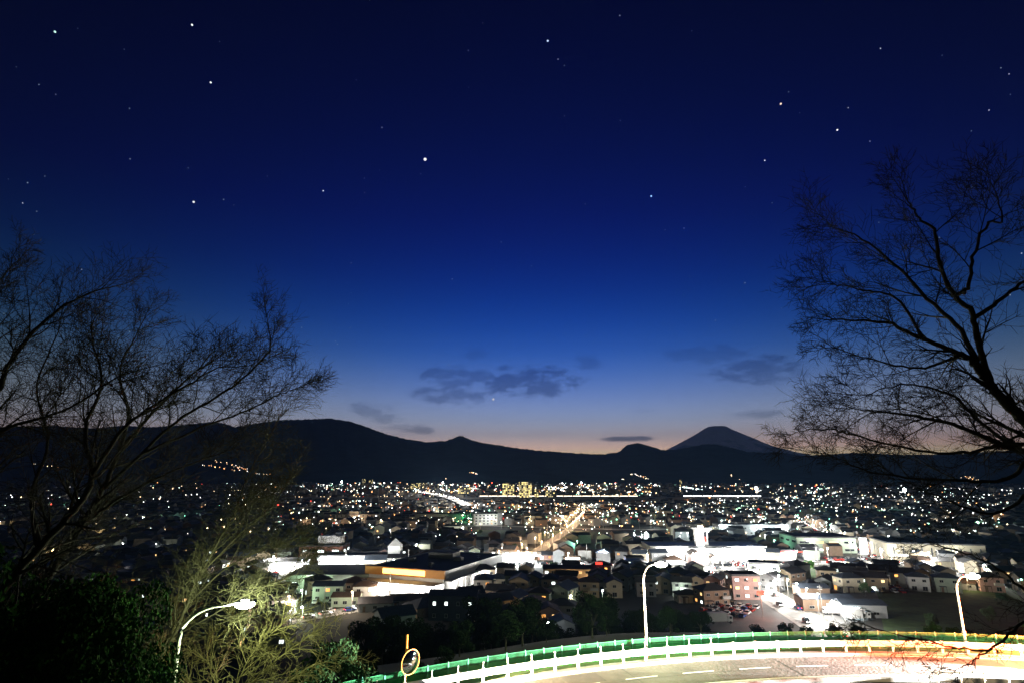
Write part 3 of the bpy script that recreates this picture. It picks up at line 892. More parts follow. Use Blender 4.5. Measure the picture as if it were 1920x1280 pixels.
ST_lower = street([(520, 1168), (600, 1153), (700, 1136), (770, 1125), (800, 1117)], 6)
ST_market = street([(800, 1117), (835, 1104), (872, 1083), (892, 1068)], 7)
ST_main = street([(480, 1072), (620, 1076), (780, 1072), (892, 1066), (1000, 1060), (1120, 1059), (1230, 1063), (1330, 1066), (1420, 1060), (1500, 1056), (1600, 1054), (1680, 1056), (1740, 1064), (1800, 1080), (1860, 1100)], 9)
ST_cross = street([(1680, 1056), (1632, 1042), (1590, 1024), (1550, 1006), (1520, 992), (1500, 978)], 7)
ST_descent = street([(1275, 1064), (1310, 1071), (1350, 1084), (1400, 1098), (1430, 1109), (1475, 1136), (1530, 1170), (1585, 1208)], 10)
ST_field = street([(560, 985), (760, 990), (900, 985), (1050, 989), (1200, 992), (1320, 990), (1450, 995)], 6)
ST_north = street([(940, 1062), (985, 1046), (1018, 1026), (1050, 1003), (1072, 988), (1090, 966), (1105, 955)], 5.5)
def build_bridge():
    z = 9.0; pts = catmull([G(788, 922, z), G(815, 926, z), G(845, 933, z), G(866, 941, z), G(876, 946, z)], 6); ROADS.append((pts, 22))
    strip('bridge_deck', pts, 17, z, M_cityroad); b = MB()
    for i in range(0, len(pts), 3): b.box((pts[i].x, pts[i].y, z / 2 - .6), (5, 3, z - 1.2))
    struct(b.obj('bridge_piers', M_concrete)); lo = strip('bridge_soffit', pts, 16.8, z - 1.1, M_concrete)
    for i in range(0, len(pts), 3):
        p = pts[i]; city_far.append((p.x, p.y, z))
    return pts


city_far = []
ST_far = build_bridge()
ST_rail = street([(300, 946), (700, 944), (1000, 941), (1400, 938), (1800, 942)], 9, False, 0)


def lot(name, corners, m, z=.10):
    b = MB(); pts = [G(*c) for c in corners]; b.add([(p.x, p.y, z) for p in pts], [tuple(range(len(pts)))])
    o = b.obj(name, m)
    if o.data.polygons[0].normal.z < 0: o.data.flip_normals()
    c = sum(pts, Vector()) / len(pts)
    return struct(o)


M_lot = mat('lot_asphalt', (.11, .11, .11), .85, .2, .15)
lot('parking_lot', [(560, 1112), (700, 1136), (790, 1119), (835, 1100), (690, 1100), (560, 1098)], M_lot, .09)
lot('parking_lot', [(1255, 1063), (1420, 1058), (1520, 1054), (1500, 1038), (1250, 1040)], M_lot, .095)
lot('parking_lot', [(1300, 1180), (1440, 1192), (1500, 1160), (1425, 1112), (1370, 1128)], M_lot, .085)
lot('parking_lot', [(1500, 1135), (1560, 1172), (1660, 1158), (1640, 1100), (1500, 1105)], M_lot, .08)
lot('parking_lot', [(905, 1064), (1020, 1060), (1020, 1046), (900, 1050)], M_lot, .092)
lot('field', [(880, 1010), (880, 992), (1260, 998), (1250, 1014), (1050, 1008)], M_grass, .06)
lot('field', [(1520, 1064), (1600, 1066), (1560, 1088), (1490, 1078)], mat('lawn', (.07, .14, .03), .9, .4, .3), .07)
lot('field', [(1640, 1105), (1900, 1100), (1960, 1190), (1660, 1190)], M_grass, .05)

# ------------------------------------------------------------------ windows and buildings
WIN_CACHE = {}


def window_mesh(w, h):
    k = (round(w, 2), round(h, 2))
    if k not in WIN_CACHE:
        b = MB(); f = .07
        b.box((0, 0, h / 2 - f / 2), (w, .12, f)); b.box((0, 0, -h / 2 + f / 2), (w + .1, .18, f))
        for s in (-1, 1): b.box((s * (w / 2 - f / 2), 0, 0), (f, .118, h - 2 * f))
        b.box((0, -.01, 0), (f * .7, .08, h - 2 * f))
        b.add([(-w / 2 + f, .02, -h / 2 + f), (w / 2 - f, .02, -h / 2 + f), (w / 2 - f, .02, h / 2 - f), (-w / 2 + f, .02, h / 2 - f)], [(0, 1, 2, 3)], 1)
        WIN_CACHE[k] = b.mesh('window', [M_frame, M_glass])
    return WIN_CACHE[k]


def window(parent, face, u, z, w, h, dims, mt, name='window'):
    """face 0 front (-y), 1 right (+x), 2 back, 3 left; u along the face"""
    hw, hd = dims[0] / 2, dims[1] / 2
    loc, rz = [((u, -hd - .05, z), 0), ((hw + .05, u, z), math.pi / 2), ((-u, hd + .05, z), math.pi), ((-hw - .05, -u, z), -math.pi / 2)][face]
    return link(name, window_mesh(w, h), parent, loc, rz, [None, mt] if mt is not M_glass else None)


DOORM = None


def door(parent, face, u, dims, m):
    global DOORM
    if DOORM is None:
        b = MB(); b.box((0, 0, 1.02), (.95, .1, 2.04)); b.box((0, -.02, 2.1), (1.2, .3, .08)); DOORM = b.mesh('door', [M_dark_trim])
        k = MB(); k.box((.36, -.08, 1.0), (.05, .06, .18)); DOORM_K.append(k.mesh('handle', [M_galv]))
    hw, hd = dims[0] / 2, dims[1] / 2
    loc, rz = [((u, -hd - .04, 0), 0), ((hw + .04, u, 0), math.pi / 2), ((-u, hd + .04, 0), math.pi), ((-hw - .04, -u, 0), -math.pi / 2)][face]
    d = link('door', DOORM, parent, loc, rz, [m]); link('handle', DOORM_K[0], d); return d


DOORM_K = []
WALLS = {
    'cream': mat('wall_cream', (.52, .47, .36), .9, .12, .6, objvar=.15), 'white': mat('wall_white', (.66, .66, .64), .9, .1, .6, objvar=.12),
    'grey': mat('wall_grey', (.34, .35, .36), .9, .12, .6, objvar=.2), 'pink': mat('wall_pink', (.45, .30, .27), .9, .12, .6, objvar=.12),
    'brown': mat('wall_brown', (.24, .17, .12), .9, .15, .6, objvar=.2), 'pale green': mat('wall_green', (.38, .45, .36), .9, .12, .6, objvar=.12),
    'tan': mat('wall_tan', (.40, .32, .22), .9, .12, .6, objvar=.15)}
ROOFS = {
    'black': mat('roof_black', (.03, .03, .034), .75, .3, .8, wave=3.2), 'slate blue': mat('roof_blue', (.045, .06, .085), .7, .3, .8, wave=3.2),
    'brown': mat('roof_brown', (.075, .045, .03), .8, .3, .8, wave=3.2), 'grey': mat('roof_grey', (.10, .10, .10), .75, .3, .8, wave=3.2)}
M_flat = mat('flat_roof', (.09, .09, .095), .9, .25, .3)
M_wht = mat('white_panel', (.78, .78, .77), .6, .06, .5)
M_brick = mat('brick_red', (.28, .12, .08), .9, .2, .8)
HOUSE_CACHE = {}


def house_meshes(w, d, st, kind):
    k = (w, d, st, kind)
    if k in HOUSE_CACHE: return HOUSE_CACHE[k]
    h = 2.9 * st + .2; ov = .55; pit = .42; b = MB(); r = MB(); th_ = .2
    if kind == 'gabled':
        rh = d / 2 * pit; b.profile([(-d / 2, 0), (d / 2, 0), (d / 2, h), (0, h + rh - .02), (-d / 2, h)], -w / 2, w / 2)
        e = d / 2 + ov; dz = ov * pit
        r.profile([(-e, h - dz), (-e, h - dz + th_), (0, h + rh + th_), (e, h - dz + th_), (e, h - dz), (0, h + rh)], -w / 2 - ov, w / 2 + ov)
        r.box((0, 0, h + rh + th_ + .03), (w + ov * 2 + .05, .3, .16), 1)
    else:
        b.box((0, 0, h / 2), (w, d, h)); ex, ey = w / 2 + ov, d / 2 + ov; rl = max(.3, (w - d) / 2); rh = ey * pit; z0 = h + .01
        vs = [(-ex, -ey, z0), (ex, -ey, z0), (ex, ey, z0), (-ex, ey, z0), (-ex, -ey, z0 + .18), (ex, -ey, z0 + .18), (ex, ey, z0 + .18), (-ex, ey, z0 + .18), (-rl, 0, z0 + .18 + rh), (rl, 0, z0 + .18 + rh)]
        r.add(vs, [(0, 3, 2, 1), (0, 1, 5, 4), (1, 2, 6, 5), (2, 3, 7, 6), (3, 0, 4, 7), (4, 5, 9, 8), (5, 6, 9), (6, 7, 8, 9), (7, 4, 8)])
        r.box((0, 0, z0 + .2 + rh), (rl * 2 + .3, .28, .14), 1)
    HOUSE_CACHE[k] = (b.mesh('wall', [WALLS['grey']]), r.mesh('roof', [ROOFS['black'], M_dark_trim]), h)
    return HOUSE_CACHE[k]


PORCH = MB()
PORCH.box((0, -.9, 2.55), (2.6, 1.9, .14)); PORCH.box((-1.15, -1.7, 1.24), (.14, .14, 2.48)); PORCH.box((1.15, -1.7, 1.24), (.14, .14, 2.48))
PORCH_ME = PORCH.mesh('porch', [M_concrete])
BALC = MB()
BALC.box((0, -.6, 0), (3.4, 1.2, .16)); BALC.box((0, -1.17, .55), (3.4, .06, .95)); BALC.box((-1.67, -.6, .55), (.06, 1.1, .95)); BALC.box((1.67, -.6, .55), (.06, 1.1, .95))
BALC_ME = BALC.mesh('balcony', [M_frame])


def faces_seen(x, y, rz):
    """faces whose outside is turned to this side of the town"""
    out = []
    for f, a in enumerate((-math.pi / 2, 0, math.pi / 2, math.pi)):
        n = (math.cos(a + rz), math.sin(a + rz)); L = math.hypot(x, y)
        if n[0] * -x / L + n[1] * -y / L > .05: out.append(f)
    return out


def house(x, y, rz, w, d, st, kind, wall, roof, label, group, rng, lit=.25, dense=True, name='house', z=0.0, lm=None):
    t = thing(name, label, 'house', (x, y, z), rz, group); wm, rm, h = house_meshes(w, d, st, kind)
    link('wall', wm, t, mats=[WALLS[wall]]); link('roof', rm, t, mats=[ROOFS[roof], None])
    nl = 0; dims = (w, d); first = True
    for f in faces_seen(x, y, rz):
        L = w if f in (0, 2) else d; n = max(1, int(L // 3.4))
        for s in range(st):
            for k in range(n):
                u = (k + .5) * L / n - L / 2; on = rng.random() < lit
                if first and s == 0 and k == 0 and dense:
                    door(t, f, u, dims, WALLS['brown']);
                    a = [((u, -d / 2, 0), 0), ((w / 2, u, 0), math.pi / 2), ((-u, d / 2, 0), math.pi), ((-w / 2, -u, 0), -math.pi / 2)][f]
                    if rng.random() < .6: link('porch', PORCH_ME, t, a[0], a[1], [ROOFS[roof]])
                    continue
                if first and s == 1 and k == n - 1 and dense and rng.random() < .45:
                    a = [((u, -d / 2, 2.95), 0), ((w / 2, u, 2.95), math.pi / 2), ((-u, d / 2, 2.95), math.pi), ((-w / 2, -u, 2.95), -math.pi / 2)][f]
                    link('balcony', BALC_ME, t, a[0], a[1])
                if not dense and not on: continue
                m = rng.choice(lm or (M_warm, M_warm, M_amber, M_cool, M_cool)) if on else M_glass; nl += on
                big = (s == 0 and rng.random() < .4)
                window(t, f, u, 2.9 * s + (1.35 if big else 1.65), 1.9 if big else 1.5, 1.8 if big else 1.15, dims, m)
        first = False
    LEDGER.append((x, y, math.hypot(w, d) / 2 * .82))
    return t, nl


def block(name, label, cat, base, w, d, h, rz, wall, roof=None, floors=2, lit=.3, cell=3.6, group=None, win=(1.7, 1.3), parapet=True, lm=None, z0=1.6, balc=False, joined=False, rng=RNG, gable=False):
    """base = middle of the front wall's foot; the front faces -y locally"""
    o = Vector((math.sin(rz) * -d / 2, math.cos(rz) * d / 2, 0)); c = Vector(base) + o
    t = thing(name, label, cat, c, rz, group); dims = (w, d)
    b = MB(); b.box((0, 0, h / 2), (w, d, h)); b.obj('wall', wall, t)
    r = MB()
    if gable:
        e = d / 2 + .5; r.profile([(-e, h - .05), (-e, h + .15), (0, h + d * .16), (e, h + .15), (e, h - .05), (0, h + d * .16 - .25)], -w / 2 - .4, w / 2 + .4)
    else:
        r.box((0, 0, h + .08), (w + .3, d + .3, .16))
        if parapet:
            for (cx, cy, sx, sy) in ((0, -d / 2, w + .3, .25), (0, d / 2, w + .3, .25), (-w / 2, 0, .25, d - .26), (w / 2, 0, .25, d - .26)): r.box((cx, cy, h + .45), (sx, sy, .62))
    r.obj('roof', roof or M_flat, t)
    fh = h / floors; jb = {}
    for f in faces_seen(c.x, c.y, rz):
        L = w if f in (0, 2) else d; n = max(1, int(L // cell))
        for s in range(floors):
            for k in range(n):
                u = (k + .5) * L / n - L / 2; on = rng.random() < lit
                m = rng.choice(lm or (M_warm, M_cool, M_amber, M_cool)) if on else M_glass
                if joined:
                    hw, hd = w / 2 + .06, d / 2 + .06; zc = s * fh + fh * .55; a, q = win[0] / 2, win[1] / 2
                    if f in (0, 2):
                        yy = -hd if f == 0 else hd; quad = [(u - a, yy, zc - q), (u + a, yy, zc - q), (u + a, yy, zc + q), (u - a, yy, zc + q)]
                    else:
                        xx = hw if f == 1 else -hw; quad = [(xx, u - a, zc - q), (xx, u + a, zc - q), (xx, u + a, zc + q), (xx, u - a, zc + q)]
                    jb.setdefault(m.name, (MB(), m))[0].add(quad, [(0, 1, 2, 3)])
                else: window(t, f, u, s * fh + z0, win[0], win[1], dims, m)
                if balc and f == faces_seen(c.x, c.y, rz)[0] and not joined and s > 0:
                    a = [((u, -d / 2, s * fh + .1), 0), ((w / 2, u, s * fh + .1), math.pi / 2), ((-u, d / 2, s * fh + .1), math.pi), ((-w / 2, -u, s * fh + .1), -math.pi / 2)][f]
                    link('balcony', BALC_ME, t, a[0], a[1])
    for nm, (mb_, m) in jb.items(): mb_.obj('window_row', m, t)
    n = max(1, int(max(w, d) // max(6, min(w, d))))
    for i in range(n + 1):
        f = -.5 + i / n
        LEDGER.append(((c + Vector((math.cos(rz), math.sin(rz), 0)) * (w - min(w, d) * .6) * f).x if w > d else c.x, (c + Vector((math.cos(rz), math.sin(rz), 0)) * (w - min(w, d) * .6) * f).y if w > d else c.y, min(w, d) / 2 + 1))
        if w <= d: break
    return t


def city_lamp(p, h, label, group, rgb=(.93, 1, .93), watts=0, r=.32, name='street_lamp', glow=None, utility=True):
    t = thing(name, label, 'street lamp', p, 0, group)
    b = MB(); b.tube([(0, 0, 0), (0, 0, h)], [.13, .09], 6); b.tube([(0, 0, h - .3), (0, -.9, h)], .05, 5); b.obj('pole', M_concrete, t)
    link('lamp_head', BALLS(r, glow or M_lampc), t, (0, -.9, h - .05))
    if watts: point_light(t, (0, -.9, h - .35 - r), watts, rgb, .3)
    return t


BALLC = {}


def BALLS(r, m):
    k = (round(r, 2), m.name)
    if k not in BALLC: q = MB(); q.ball((0, 0, 0), r, 8, 5, sz=.75); BALLC[k] = q.mesh('lamp_head', [m], True)
    return BALLC[k]


M_lampc = emit('lamp_cool', (.86, 1, .95), 30)
M_lampw = emit('lamp_warm', (1, .74, .42), 22)
M_lampg = emit('lamp_green', (.3, 1, .65), 14)
M_lampr = emit('lamp_red', (1, .08, .04), 14)
M_flood = emit('floodlight_glow', (.90, 1, 1), 60)

# ------------------------------------------------------------------ landmark buildings


def build_supermarket():
    A, B, C = G(688, 1103), G(832, 1116), G(903, 1071)
    u = (B - A); w = u.length; rz = math.atan2(u.y, u.x); dvec = Vector((-u.y, u.x, 0)).normalized(); d = (C - B).dot(dvec)
    d = max(40, d); h = 9.0; c = (A + B) / 2 + dvec * d / 2
    t = thing('supermarket', 'large flat-roofed supermarket with an orange fascia and dazzling white front', 'supermarket', c, rz)
    b = MB(); b.box((0, 0, h / 2), (w, d, h)); b.obj('wall', M_wht, t)
    r = MB(); r.box((0, 0, h + .1), (w - .6, d - .6, .2)); r.obj('roof', mat('maroon_roof', (.05, .03, .03), .85, .3, .2), t)
    p = MB()
    for (cx, cy, sx, sy) in ((0, d / 2, w + .2, .3), (-w / 2, 0, .3, d - .31), (w / 2, 0, .3, d - .31)): p.box((cx, cy, h + .3), (sx, sy, .8))
    p.obj('parapet', M_wht, t)
    f = MB(); f.box((0, -d / 2 - .6, h - .6), (w + 1.4, 1.2, 3.4)); f.obj('fascia', mat('orange_fascia', (.75, .35, .07), .5, .1, .3), t)
    s = MB(); s.box((0, -d / 2 - 1.25, h - .5), (w * .55, .12, 2.2)); s.obj('sign', M_signo, t)  # its glow also imitates the fascia lit from below
    for i in range(9):
        q = MB(); x = (i + .5) * w / 9 - w / 2; q.box((0, 0, 0), (w / 9 - .5, .12, 3.6)); q.obj('shop_window', M_shop, t, (x, -d / 2 - .07, 2.1))
    k = MB(); k.box((0, -d / 2 - 4.2, 5.0), (w * .98, 8.0, .35)); k.obj('canopy', M_wht, t)
    for i in range(8):
        x = (i + .5) * w / 8 - w / 2; q = MB(); q.tube([(0, 0, 0), (0, 0, 4.85)], .18, 8); q.obj('canopy_column', M_concrete, t, (x, -d / 2 - 7.6, 0))
        q = MB(); q.box((0, 0, 0), (w / 8 - 2.5, 1.2, .08)); q.obj('canopy_light', M_shop, t, (x, -d / 2 - 4.2, 4.76))
    for i in range(14):
        y = (i + .5) * d / 14 - d / 2; q = MB(); q.box((0, 0, 0), (.35, .6, 5.6)); q.obj('column', M_wht, t, (w / 2 + 2.6, y, 2.8))
    q = MB(); q.box((w / 2 + 1.5, 0, 5.7), (3.0, d * .98, .25)); q.obj('arcade_roof', M_wht, t)
    for (x, y, sx, sy, sz) in ((-w * .1, d * .18, 14, 8, 2.6), (w * .22, d * .05, 4, 3, 1.6), (-w * .3, -.1 * d, 3, 3, 1.4), (.1 * w, -.25 * d, 2, 2, 1.2)):
        q = MB(); q.box((0, 0, sz / 2), (sx, sy, sz)); q.box((0, 0, sz + .1), (sx * .6, sy * .6, .2)); q.obj('roof_unit', M_concrete, t, (x, y, h + .2))
    for i in range(5):
        x = (i + .5) * w / 5 - w / 2; point_light(t, (x, -d / 2 - 5.5, 4.0), 9000, (1, .97, .9), .4)
    for i in range(3): point_light(t, (w / 2 + 4, (i - 1) * d / 3, 4.5), 5000, (1, .97, .9), .4)
    for i in range(4):
        for k in range(4):
            cc = c + Vector((math.cos(rz), math.sin(rz), 0)) * (i - 1.5) * w / 4 + dvec * (k - 1.5) * d / 4; LEDGER.append((cc.x, cc.y, 9))
    LEDGER.append(tuple((c - dvec * (d / 2 + 10))[:2]) + (16,)); LEDGER.append(tuple((c - dvec * (d / 2 + 10) + u.normalized() * 20)[:2]) + (12,)); LEDGER.append(tuple((c - dvec * (d / 2 + 10) - u.normalized() * 22)[:2]) + (12,))
    # trees in the lot
    return t


build_supermarket()


def landmarks():
    W_ = WALLS
    o = block('sports_hall', 'long low hall with dark roof and pale green lit wall beside the supermarket', 'hall', G(612, 1106), 36, 30, 6.5, R(4), W_['pale green'], M_flat, 1, .2, 7, win=(2.2, 1.4), z0=3, parapet=False)
    point_light(o, (-6, -19, 6.5), 6000, (.75, 1, .7), .3); link('wall_lamp', BALLS(.5, M_lamp), o, (-6, -16, 6.2))
    o = block('brick_shop', 'red brick shop block with a white box on its roof', 'shop', G(600, 1052), 26, 18, 8.5, R(2), M_brick, M_flat, 2, .7, 8, win=(4, 1.5), lm=(M_cool,))
    b = MB(); b.box((3, 2, 11.2), (14, 8, 5)); b.box((3, 2, 13.8), (14.6, 8.6, .25)); b.obj('roof_box', M_wht, o)
    o = block('white_shop', 'low white shop row right of the brick block with strip windows', 'shop', G(670, 1062), 44, 16, 5.6, R(1), M_wht, M_flat, 1, .9, 7, win=(5, 1.6), lm=(M_cool,))
    b = MB(); b.box((20, -4, 5.5), (7, 7, 11)); b.add([(16.3, -7.7, 11.02), (23.7, -7.7, 11.02), (23.7, -.3, 11.02), (16.3, -.3, 11.02), (20, -4, 15)], [(0, 3, 2, 1), (0, 1, 4), (1, 2, 4), (2, 3, 4), (3, 0, 4)]); b.obj('corner_tower', M_wht, o)
    for x in (-18, -4, 8): point_light(o, (x, -13, 5), 9000, (.95, 1, .97), .4)
    o = block('corner_shop', 'small overlit shop at the left end of the shopping street', 'shop', G(525, 1075), 22, 14, 5.5, R(3), M_wht, M_flat, 1, .9, 5, win=(3.4, 2.2), lm=(M_shop,))
    point_light(o, (0, -12, 5), 9000, (.97, 1, .95), .4); point_light(o, (-16, -10, 5), 6000, (.97, 1, .95), .4)
    # petrol station
    p = G(960, 1060); t = thing('petrol_station', 'dazzling white petrol station canopy on the shopping street', 'petrol station', (p.x, p.y + 8, 0), R(-2))
    b = MB(); b.box((0, 0, 5.4), (34, 14, .8)); b.obj('canopy', M_wht, t)
    for x in (-12, -4, 4, 12):
        q = MB(); q.tube([(0, 0, 0), (0, 0, 5.0)], .25, 8); q.obj('column', M_wht, t, (x, 0, 0)); q = MB(); q.box((0, 0, .9), (.9, 2.2, 1.8)); q.obj('fuel_pump', W_['grey'], t, (x + 2, 0, 0))
        for y in (-4, 4): q = MB(); q.box((0, 0, 0), (2.6, .9, .12)); q.obj('canopy_light', M_flood, t, (x, y, 4.92))
        point_light(t, (x, -7.5, 4.4), 15000, (.9, 1, 1), .5)
        f = MB(); f.ball((0, 0, 0), .75, 10, 6); f.obj('floodlight', M_flood, t, (x + 1.5, -7.4, 6.3), smooth=True)
    b = MB(); b.box((0, 9.2, 1.8), (26, 4, 3.6)); b.obj('kiosk', M_wht, t)
    for x in (-9, -3, 3, 9): q = MB(); q.box((0, 0, 0), (4.6, .1, 2.2)); q.obj('shop_window', M_shop, t, (x, 7.12, 1.7))
    for i in (-1, 0, 1): LEDGER.append((p.x + i * 14, p.y + 8, 11))
    p = G(1055, 1059); t = thing('billboard_shop', 'small dark kiosk between petrol station and lit street pole', 'kiosk', (p.x + 6, p.y + 6, 0)); b = MB(); b.box((0, 0, 2), (9, 6, 4)); b.box((0, 0, 4.1), (9.8, 6.8, .2)); b.obj('wall', W_['brown'], t)
    b = MB(); b.box((0, -3.1, 3.2), (8, .14, 1.1)); b.obj('sign', M_signw, t); LEDGER.append((p.x + 6, p.y + 6, 7))
    # right-hand superstore with pylon sign
    o = block('superstore', 'overexposed white superstore with a tall sign tower on its roof', 'store', G(1330, 1050), 70, 26, 7.5, R(-1), M_wht, M_wht, 1, 1, 6.5, win=(5.2, 3.4), lm=(M_shop,), z0=2.2)
    b = MB(); b.box((-2, -6, 12.5), (7.5, 4, 10)); b.box((-1, -6, 17.8), (10.5, 4.6, 1.2)); st = b.obj('sign_tower', M_wht, o)
    q = MB(); q.box((-3.2, -8.06, 12.6), (4.6, .1, 9.4)); q.obj('sign_face', M_signw, o); q = MB(); q.box((0, -8.06, 14.5), (1.6, .12, 3)); q.obj('sign_stripe', mat('sign_stripe_black', (.03, .03, .04)), o)
    q = MB(); q.box((0, -8.06, 11.6), (1.6, .12, 2.7)); q.obj('sign_stripe', M_signr, o)
    b = MB(); b.box((0, -16, 4.6), (62, 6, .3)); b.obj('awning', M_wht, o)
    for i in range(6): point_light(o, (-31 + i * 12.4, -20, 6), 16000, (.97, 1, .97), .5)
    q = MB(); q.box((0, -16, 7.4), (26, 5, 1.0)); q.obj('entrance_roof', mat('entrance_roof_grey', (.2, .2, .2)), o)
    o = block('drive_in_shop', 'white drive-in shop with red eaves right of the superstore', 'shop', G(1445, 1050), 30, 14, 5.5, R(-3), M_wht, M_flat, 1, 1, 5, win=(4.2, 2.6), lm=(M_shop,), z0=2)
    for x in (-10, 2, 14): point_light(o, (x, -12, 5.5), 13000, (1, .98, .93), .4)
    q = MB(); q.box((2, -7.4, 5.2), (34, .5, .6)); q.obj('red_eave', M_signr, o)
    o = block('pale_store', 'big pale green store with white pylon sign beyond the crossing', 'store', G(1552, 1036), 38, 30, 9.5, R(-4), W_['pale green'], M_flat, 2, .25, 9, win=(6, 1.4), z0=2.0)
    q = MB(); q.box((0, 0, 5.2), (4.2, 1.2, 9.6)); q.box((0, 0, .3), (3, 1, .6)); q.obj('pylon_sign', M_signw, o, (21.5, -19, 0)); point_light(o, (12, -22, 7), 6000, (1, 1, .9), .4); point_light(o, (-10, -20, 7), 4000, (1, 1, .9), .4)
    o = block('pale_hall', 'broad pale hall with buttresses at the right end of the shopping street', 'hall', G(1760, 1054), 50, 34, 10, R(-14), W_['cream'], M_flat, 1, .0, 5, win=(.8, 4.5), z0=6)
    point_light(o, (-14, -22, 6), 4000, (.95, 1, .8), .4); point_light(o, (8, -22, 6), 4000, (.95, 1, .85), .4)
    for x in (-20, -8, 4): q = MB(); q.box((0, 0, 0), (9, .2, .9)); q.obj('light_strip', M_signw, o, (x, -17.3, 3.6))
    o = block('orange_lit_shops', 'terrace of shops washed in orange light beyond the crossing', 'shop', G(1680, 1040), 26, 14, 7.5, R(-8), W_['pink'], M_flat, 2, .6, 4.5, lm=(M_amber, M_warm)); point_light(o, (0, -11, 6), 8000, (1, .55, .25), .4)
    o = block('white_factory', 'long white floodlit factory with vents behind the superstore', 'factory', G(1415, 1002), 60, 18, 8, R(-1), M_wht, W_['grey'], 2, .25, 5, win=(1.6, 1.2), lm=(M_cool,))
    for i in range(5): q = MB(); q.box((0, 0, .5), (2.4, 2.4, 1)); q.ball((0, 0, 1.2), .9, 8, 4); q.obj('roof_vent', M_wht, o, (-26 + i * 13, -3, 8.2))
    for x in (-26, 5, 26): point_light(o, (x, -14, 8), 8000, (.85, 1, 1), .5)
    for i, (px, py) in enumerate(((1314, 987), (1371, 990))):
        p = G(px, 1004); hh = P(px, py, p.y).z; t = thing('floodlight_mast', ('left' if i == 0 else 'right') + ' of two dazzling floodlight masts by the white factory', 'floodlight', p)
        b = MB(); b.tube([(0, 0, 0), (0, 0, hh)], [.25, .15], 8); b.box((0, 0, hh - .3), (3, .2, .2)); b.obj('mast', M_galv, t)
        for x in (-1.1, 1.1): q = MB(); q.ball((0, 0, 0), 1.0, 10, 6); q.obj('floodlight', M_flood, t, (x, -.4, hh), smooth=True)
        point_light(t, (0, -2, hh), 40000, (.85, 1, 1), .6)
    o = block('apartment_block', 'stepped pale apartment block by the dark field', 'apartments', G(911, 984), 24, 12, 11, R(10), W_['white'], M_flat, 4, .08, 4); point_light(o, (4, -16, 7), 6000, (.8, .95, 1), .4)
    b = MB(); b.box((14.5, 0, 6.2), (5, 11, 12.4)); b.obj('stair_tower', W_['grey'], o)
    o = block('school', 'long cream school building with a raised centre behind the houses', 'school', G(668, 980), 46, 12, 9, R(2), W_['cream'], M_flat, 3, .08, 4.5); point_light(o, (0, -14, 6), 4500, (1, .7, .5), .4)
    b = MB(); b.box((-3, 0, 10.7), (10, 10, 3)); b.obj('roof_house', W_['cream'], o)
    o = block('warehouse', 'dark warehouse beside the green lit court', 'warehouse', G(822, 976), 52, 18, 7.5, R(-2), W_['grey'], M_flat, 1, .05, 6)
    p = G(872, 978); t = thing('court_net', 'green lit netting of a ball court beside the warehouse', 'net', p); b = MB()
    for i in range(9): b.tube([(i * 3 - 12, 0, 0), (i * 3 - 12, 0, 9)], .12, 5)
    for k in range(10): b.box((0, 0, .5 + k * .95), (24, .06, .08))
    b.obj('netting', M_teal, t); point_light(t, (0, -3, 6), 7000, (.3, 1, .4), .4); LEDGER.append((p.x, p.y, 13))
    o = block('flats', 'pink-grey three-storey flats with amber windows beside the descending road', 'apartments', G(1402, 1124), 11.2, 9.5, 9.2, R(-3), W_['pink'], M_flat, 3, .55, 3.6, lm=(M_amber, M_warm, M_cool), win=(1.7, 1.2)); point_light(o, (3, -12, 7), 1500, (1, .5, .4), .3)
    o = block('flats', 'pale green three-storey flats behind the pink ones', 'apartments', G(1436, 1098), 13, 10, 9.5, R(-20), W_['pale green'], M_flat, 3, .3, 3.8, lm=(M_cool,), balc=True); point_light(o, (6, -9, 7), 2500, (.8, 1, .8), .3)
    o = block('terraced_flats', 'long two-storey terrace with warm lit ground floor below the street', 'apartments', G(1076, 1092), 29, 9, 6.2, R(-3), W_['tan'], ROOFS['black'], 2, .55, 3.2, lm=(M_warm, M_warm, M_cool), gable=True)
    for x in (-3, 8): q = MB(); q.box((0, 0, 0), (4.2, .14, 2.3)); q.obj('shop_window', emit('warm_shop', (1, .7, .4), 5, True), o, (x, -4.62, 1.4)); point_light(o, (x, -8, 3), 900, (1, .65, .35), .3)
    q = MB(); q.box((12.5, -1, 8.4), (3.2, .3, 1.1)); q.obj('red_sign', M_signr, o)
    o = block('blue_shed', 'plain blue boxy building left of the middle street lamp', 'shed', G(1192, 1073), 9.5, 8, 7.2, R(-2), mat('wall_blue', (.03, .07, .24), .7, .1, .5), M_flat, 2, .3, 3, lm=(M_cool,), win=(1.4, .6))
    o = block('dark_house_block', 'dark two-storey house with three small white windows above the slope', 'house', G(847, 1163), 17, 10, 8, R(-4), mat('wall_navy', (.04, .045, .07), .8, .2, .5), ROOFS['black'], 2, .42, 3.6, lm=(M_cool,), gable=True, win=(1.1, 1.3))
    o = block('cream_annex', 'flat-roofed pale green lit house by the lower street', 'house', G(613, 1128), 12, 9, 6, R(6), W_['pale green'], ROOFS['slate blue'], 2, .1, 3.2, gable=True); point_light(o, (-9, -10, 5), 3200, (.75, 1, .7), .3)
    o = block('cream_annex', 'low pale green house right of the flat-roofed one on the lower street', 'house', G(646, 1137), 10.5, 8, 3.6, R(4), W_['pale green'], ROOFS['brown'], 1, .1, 3.2, gable=True)
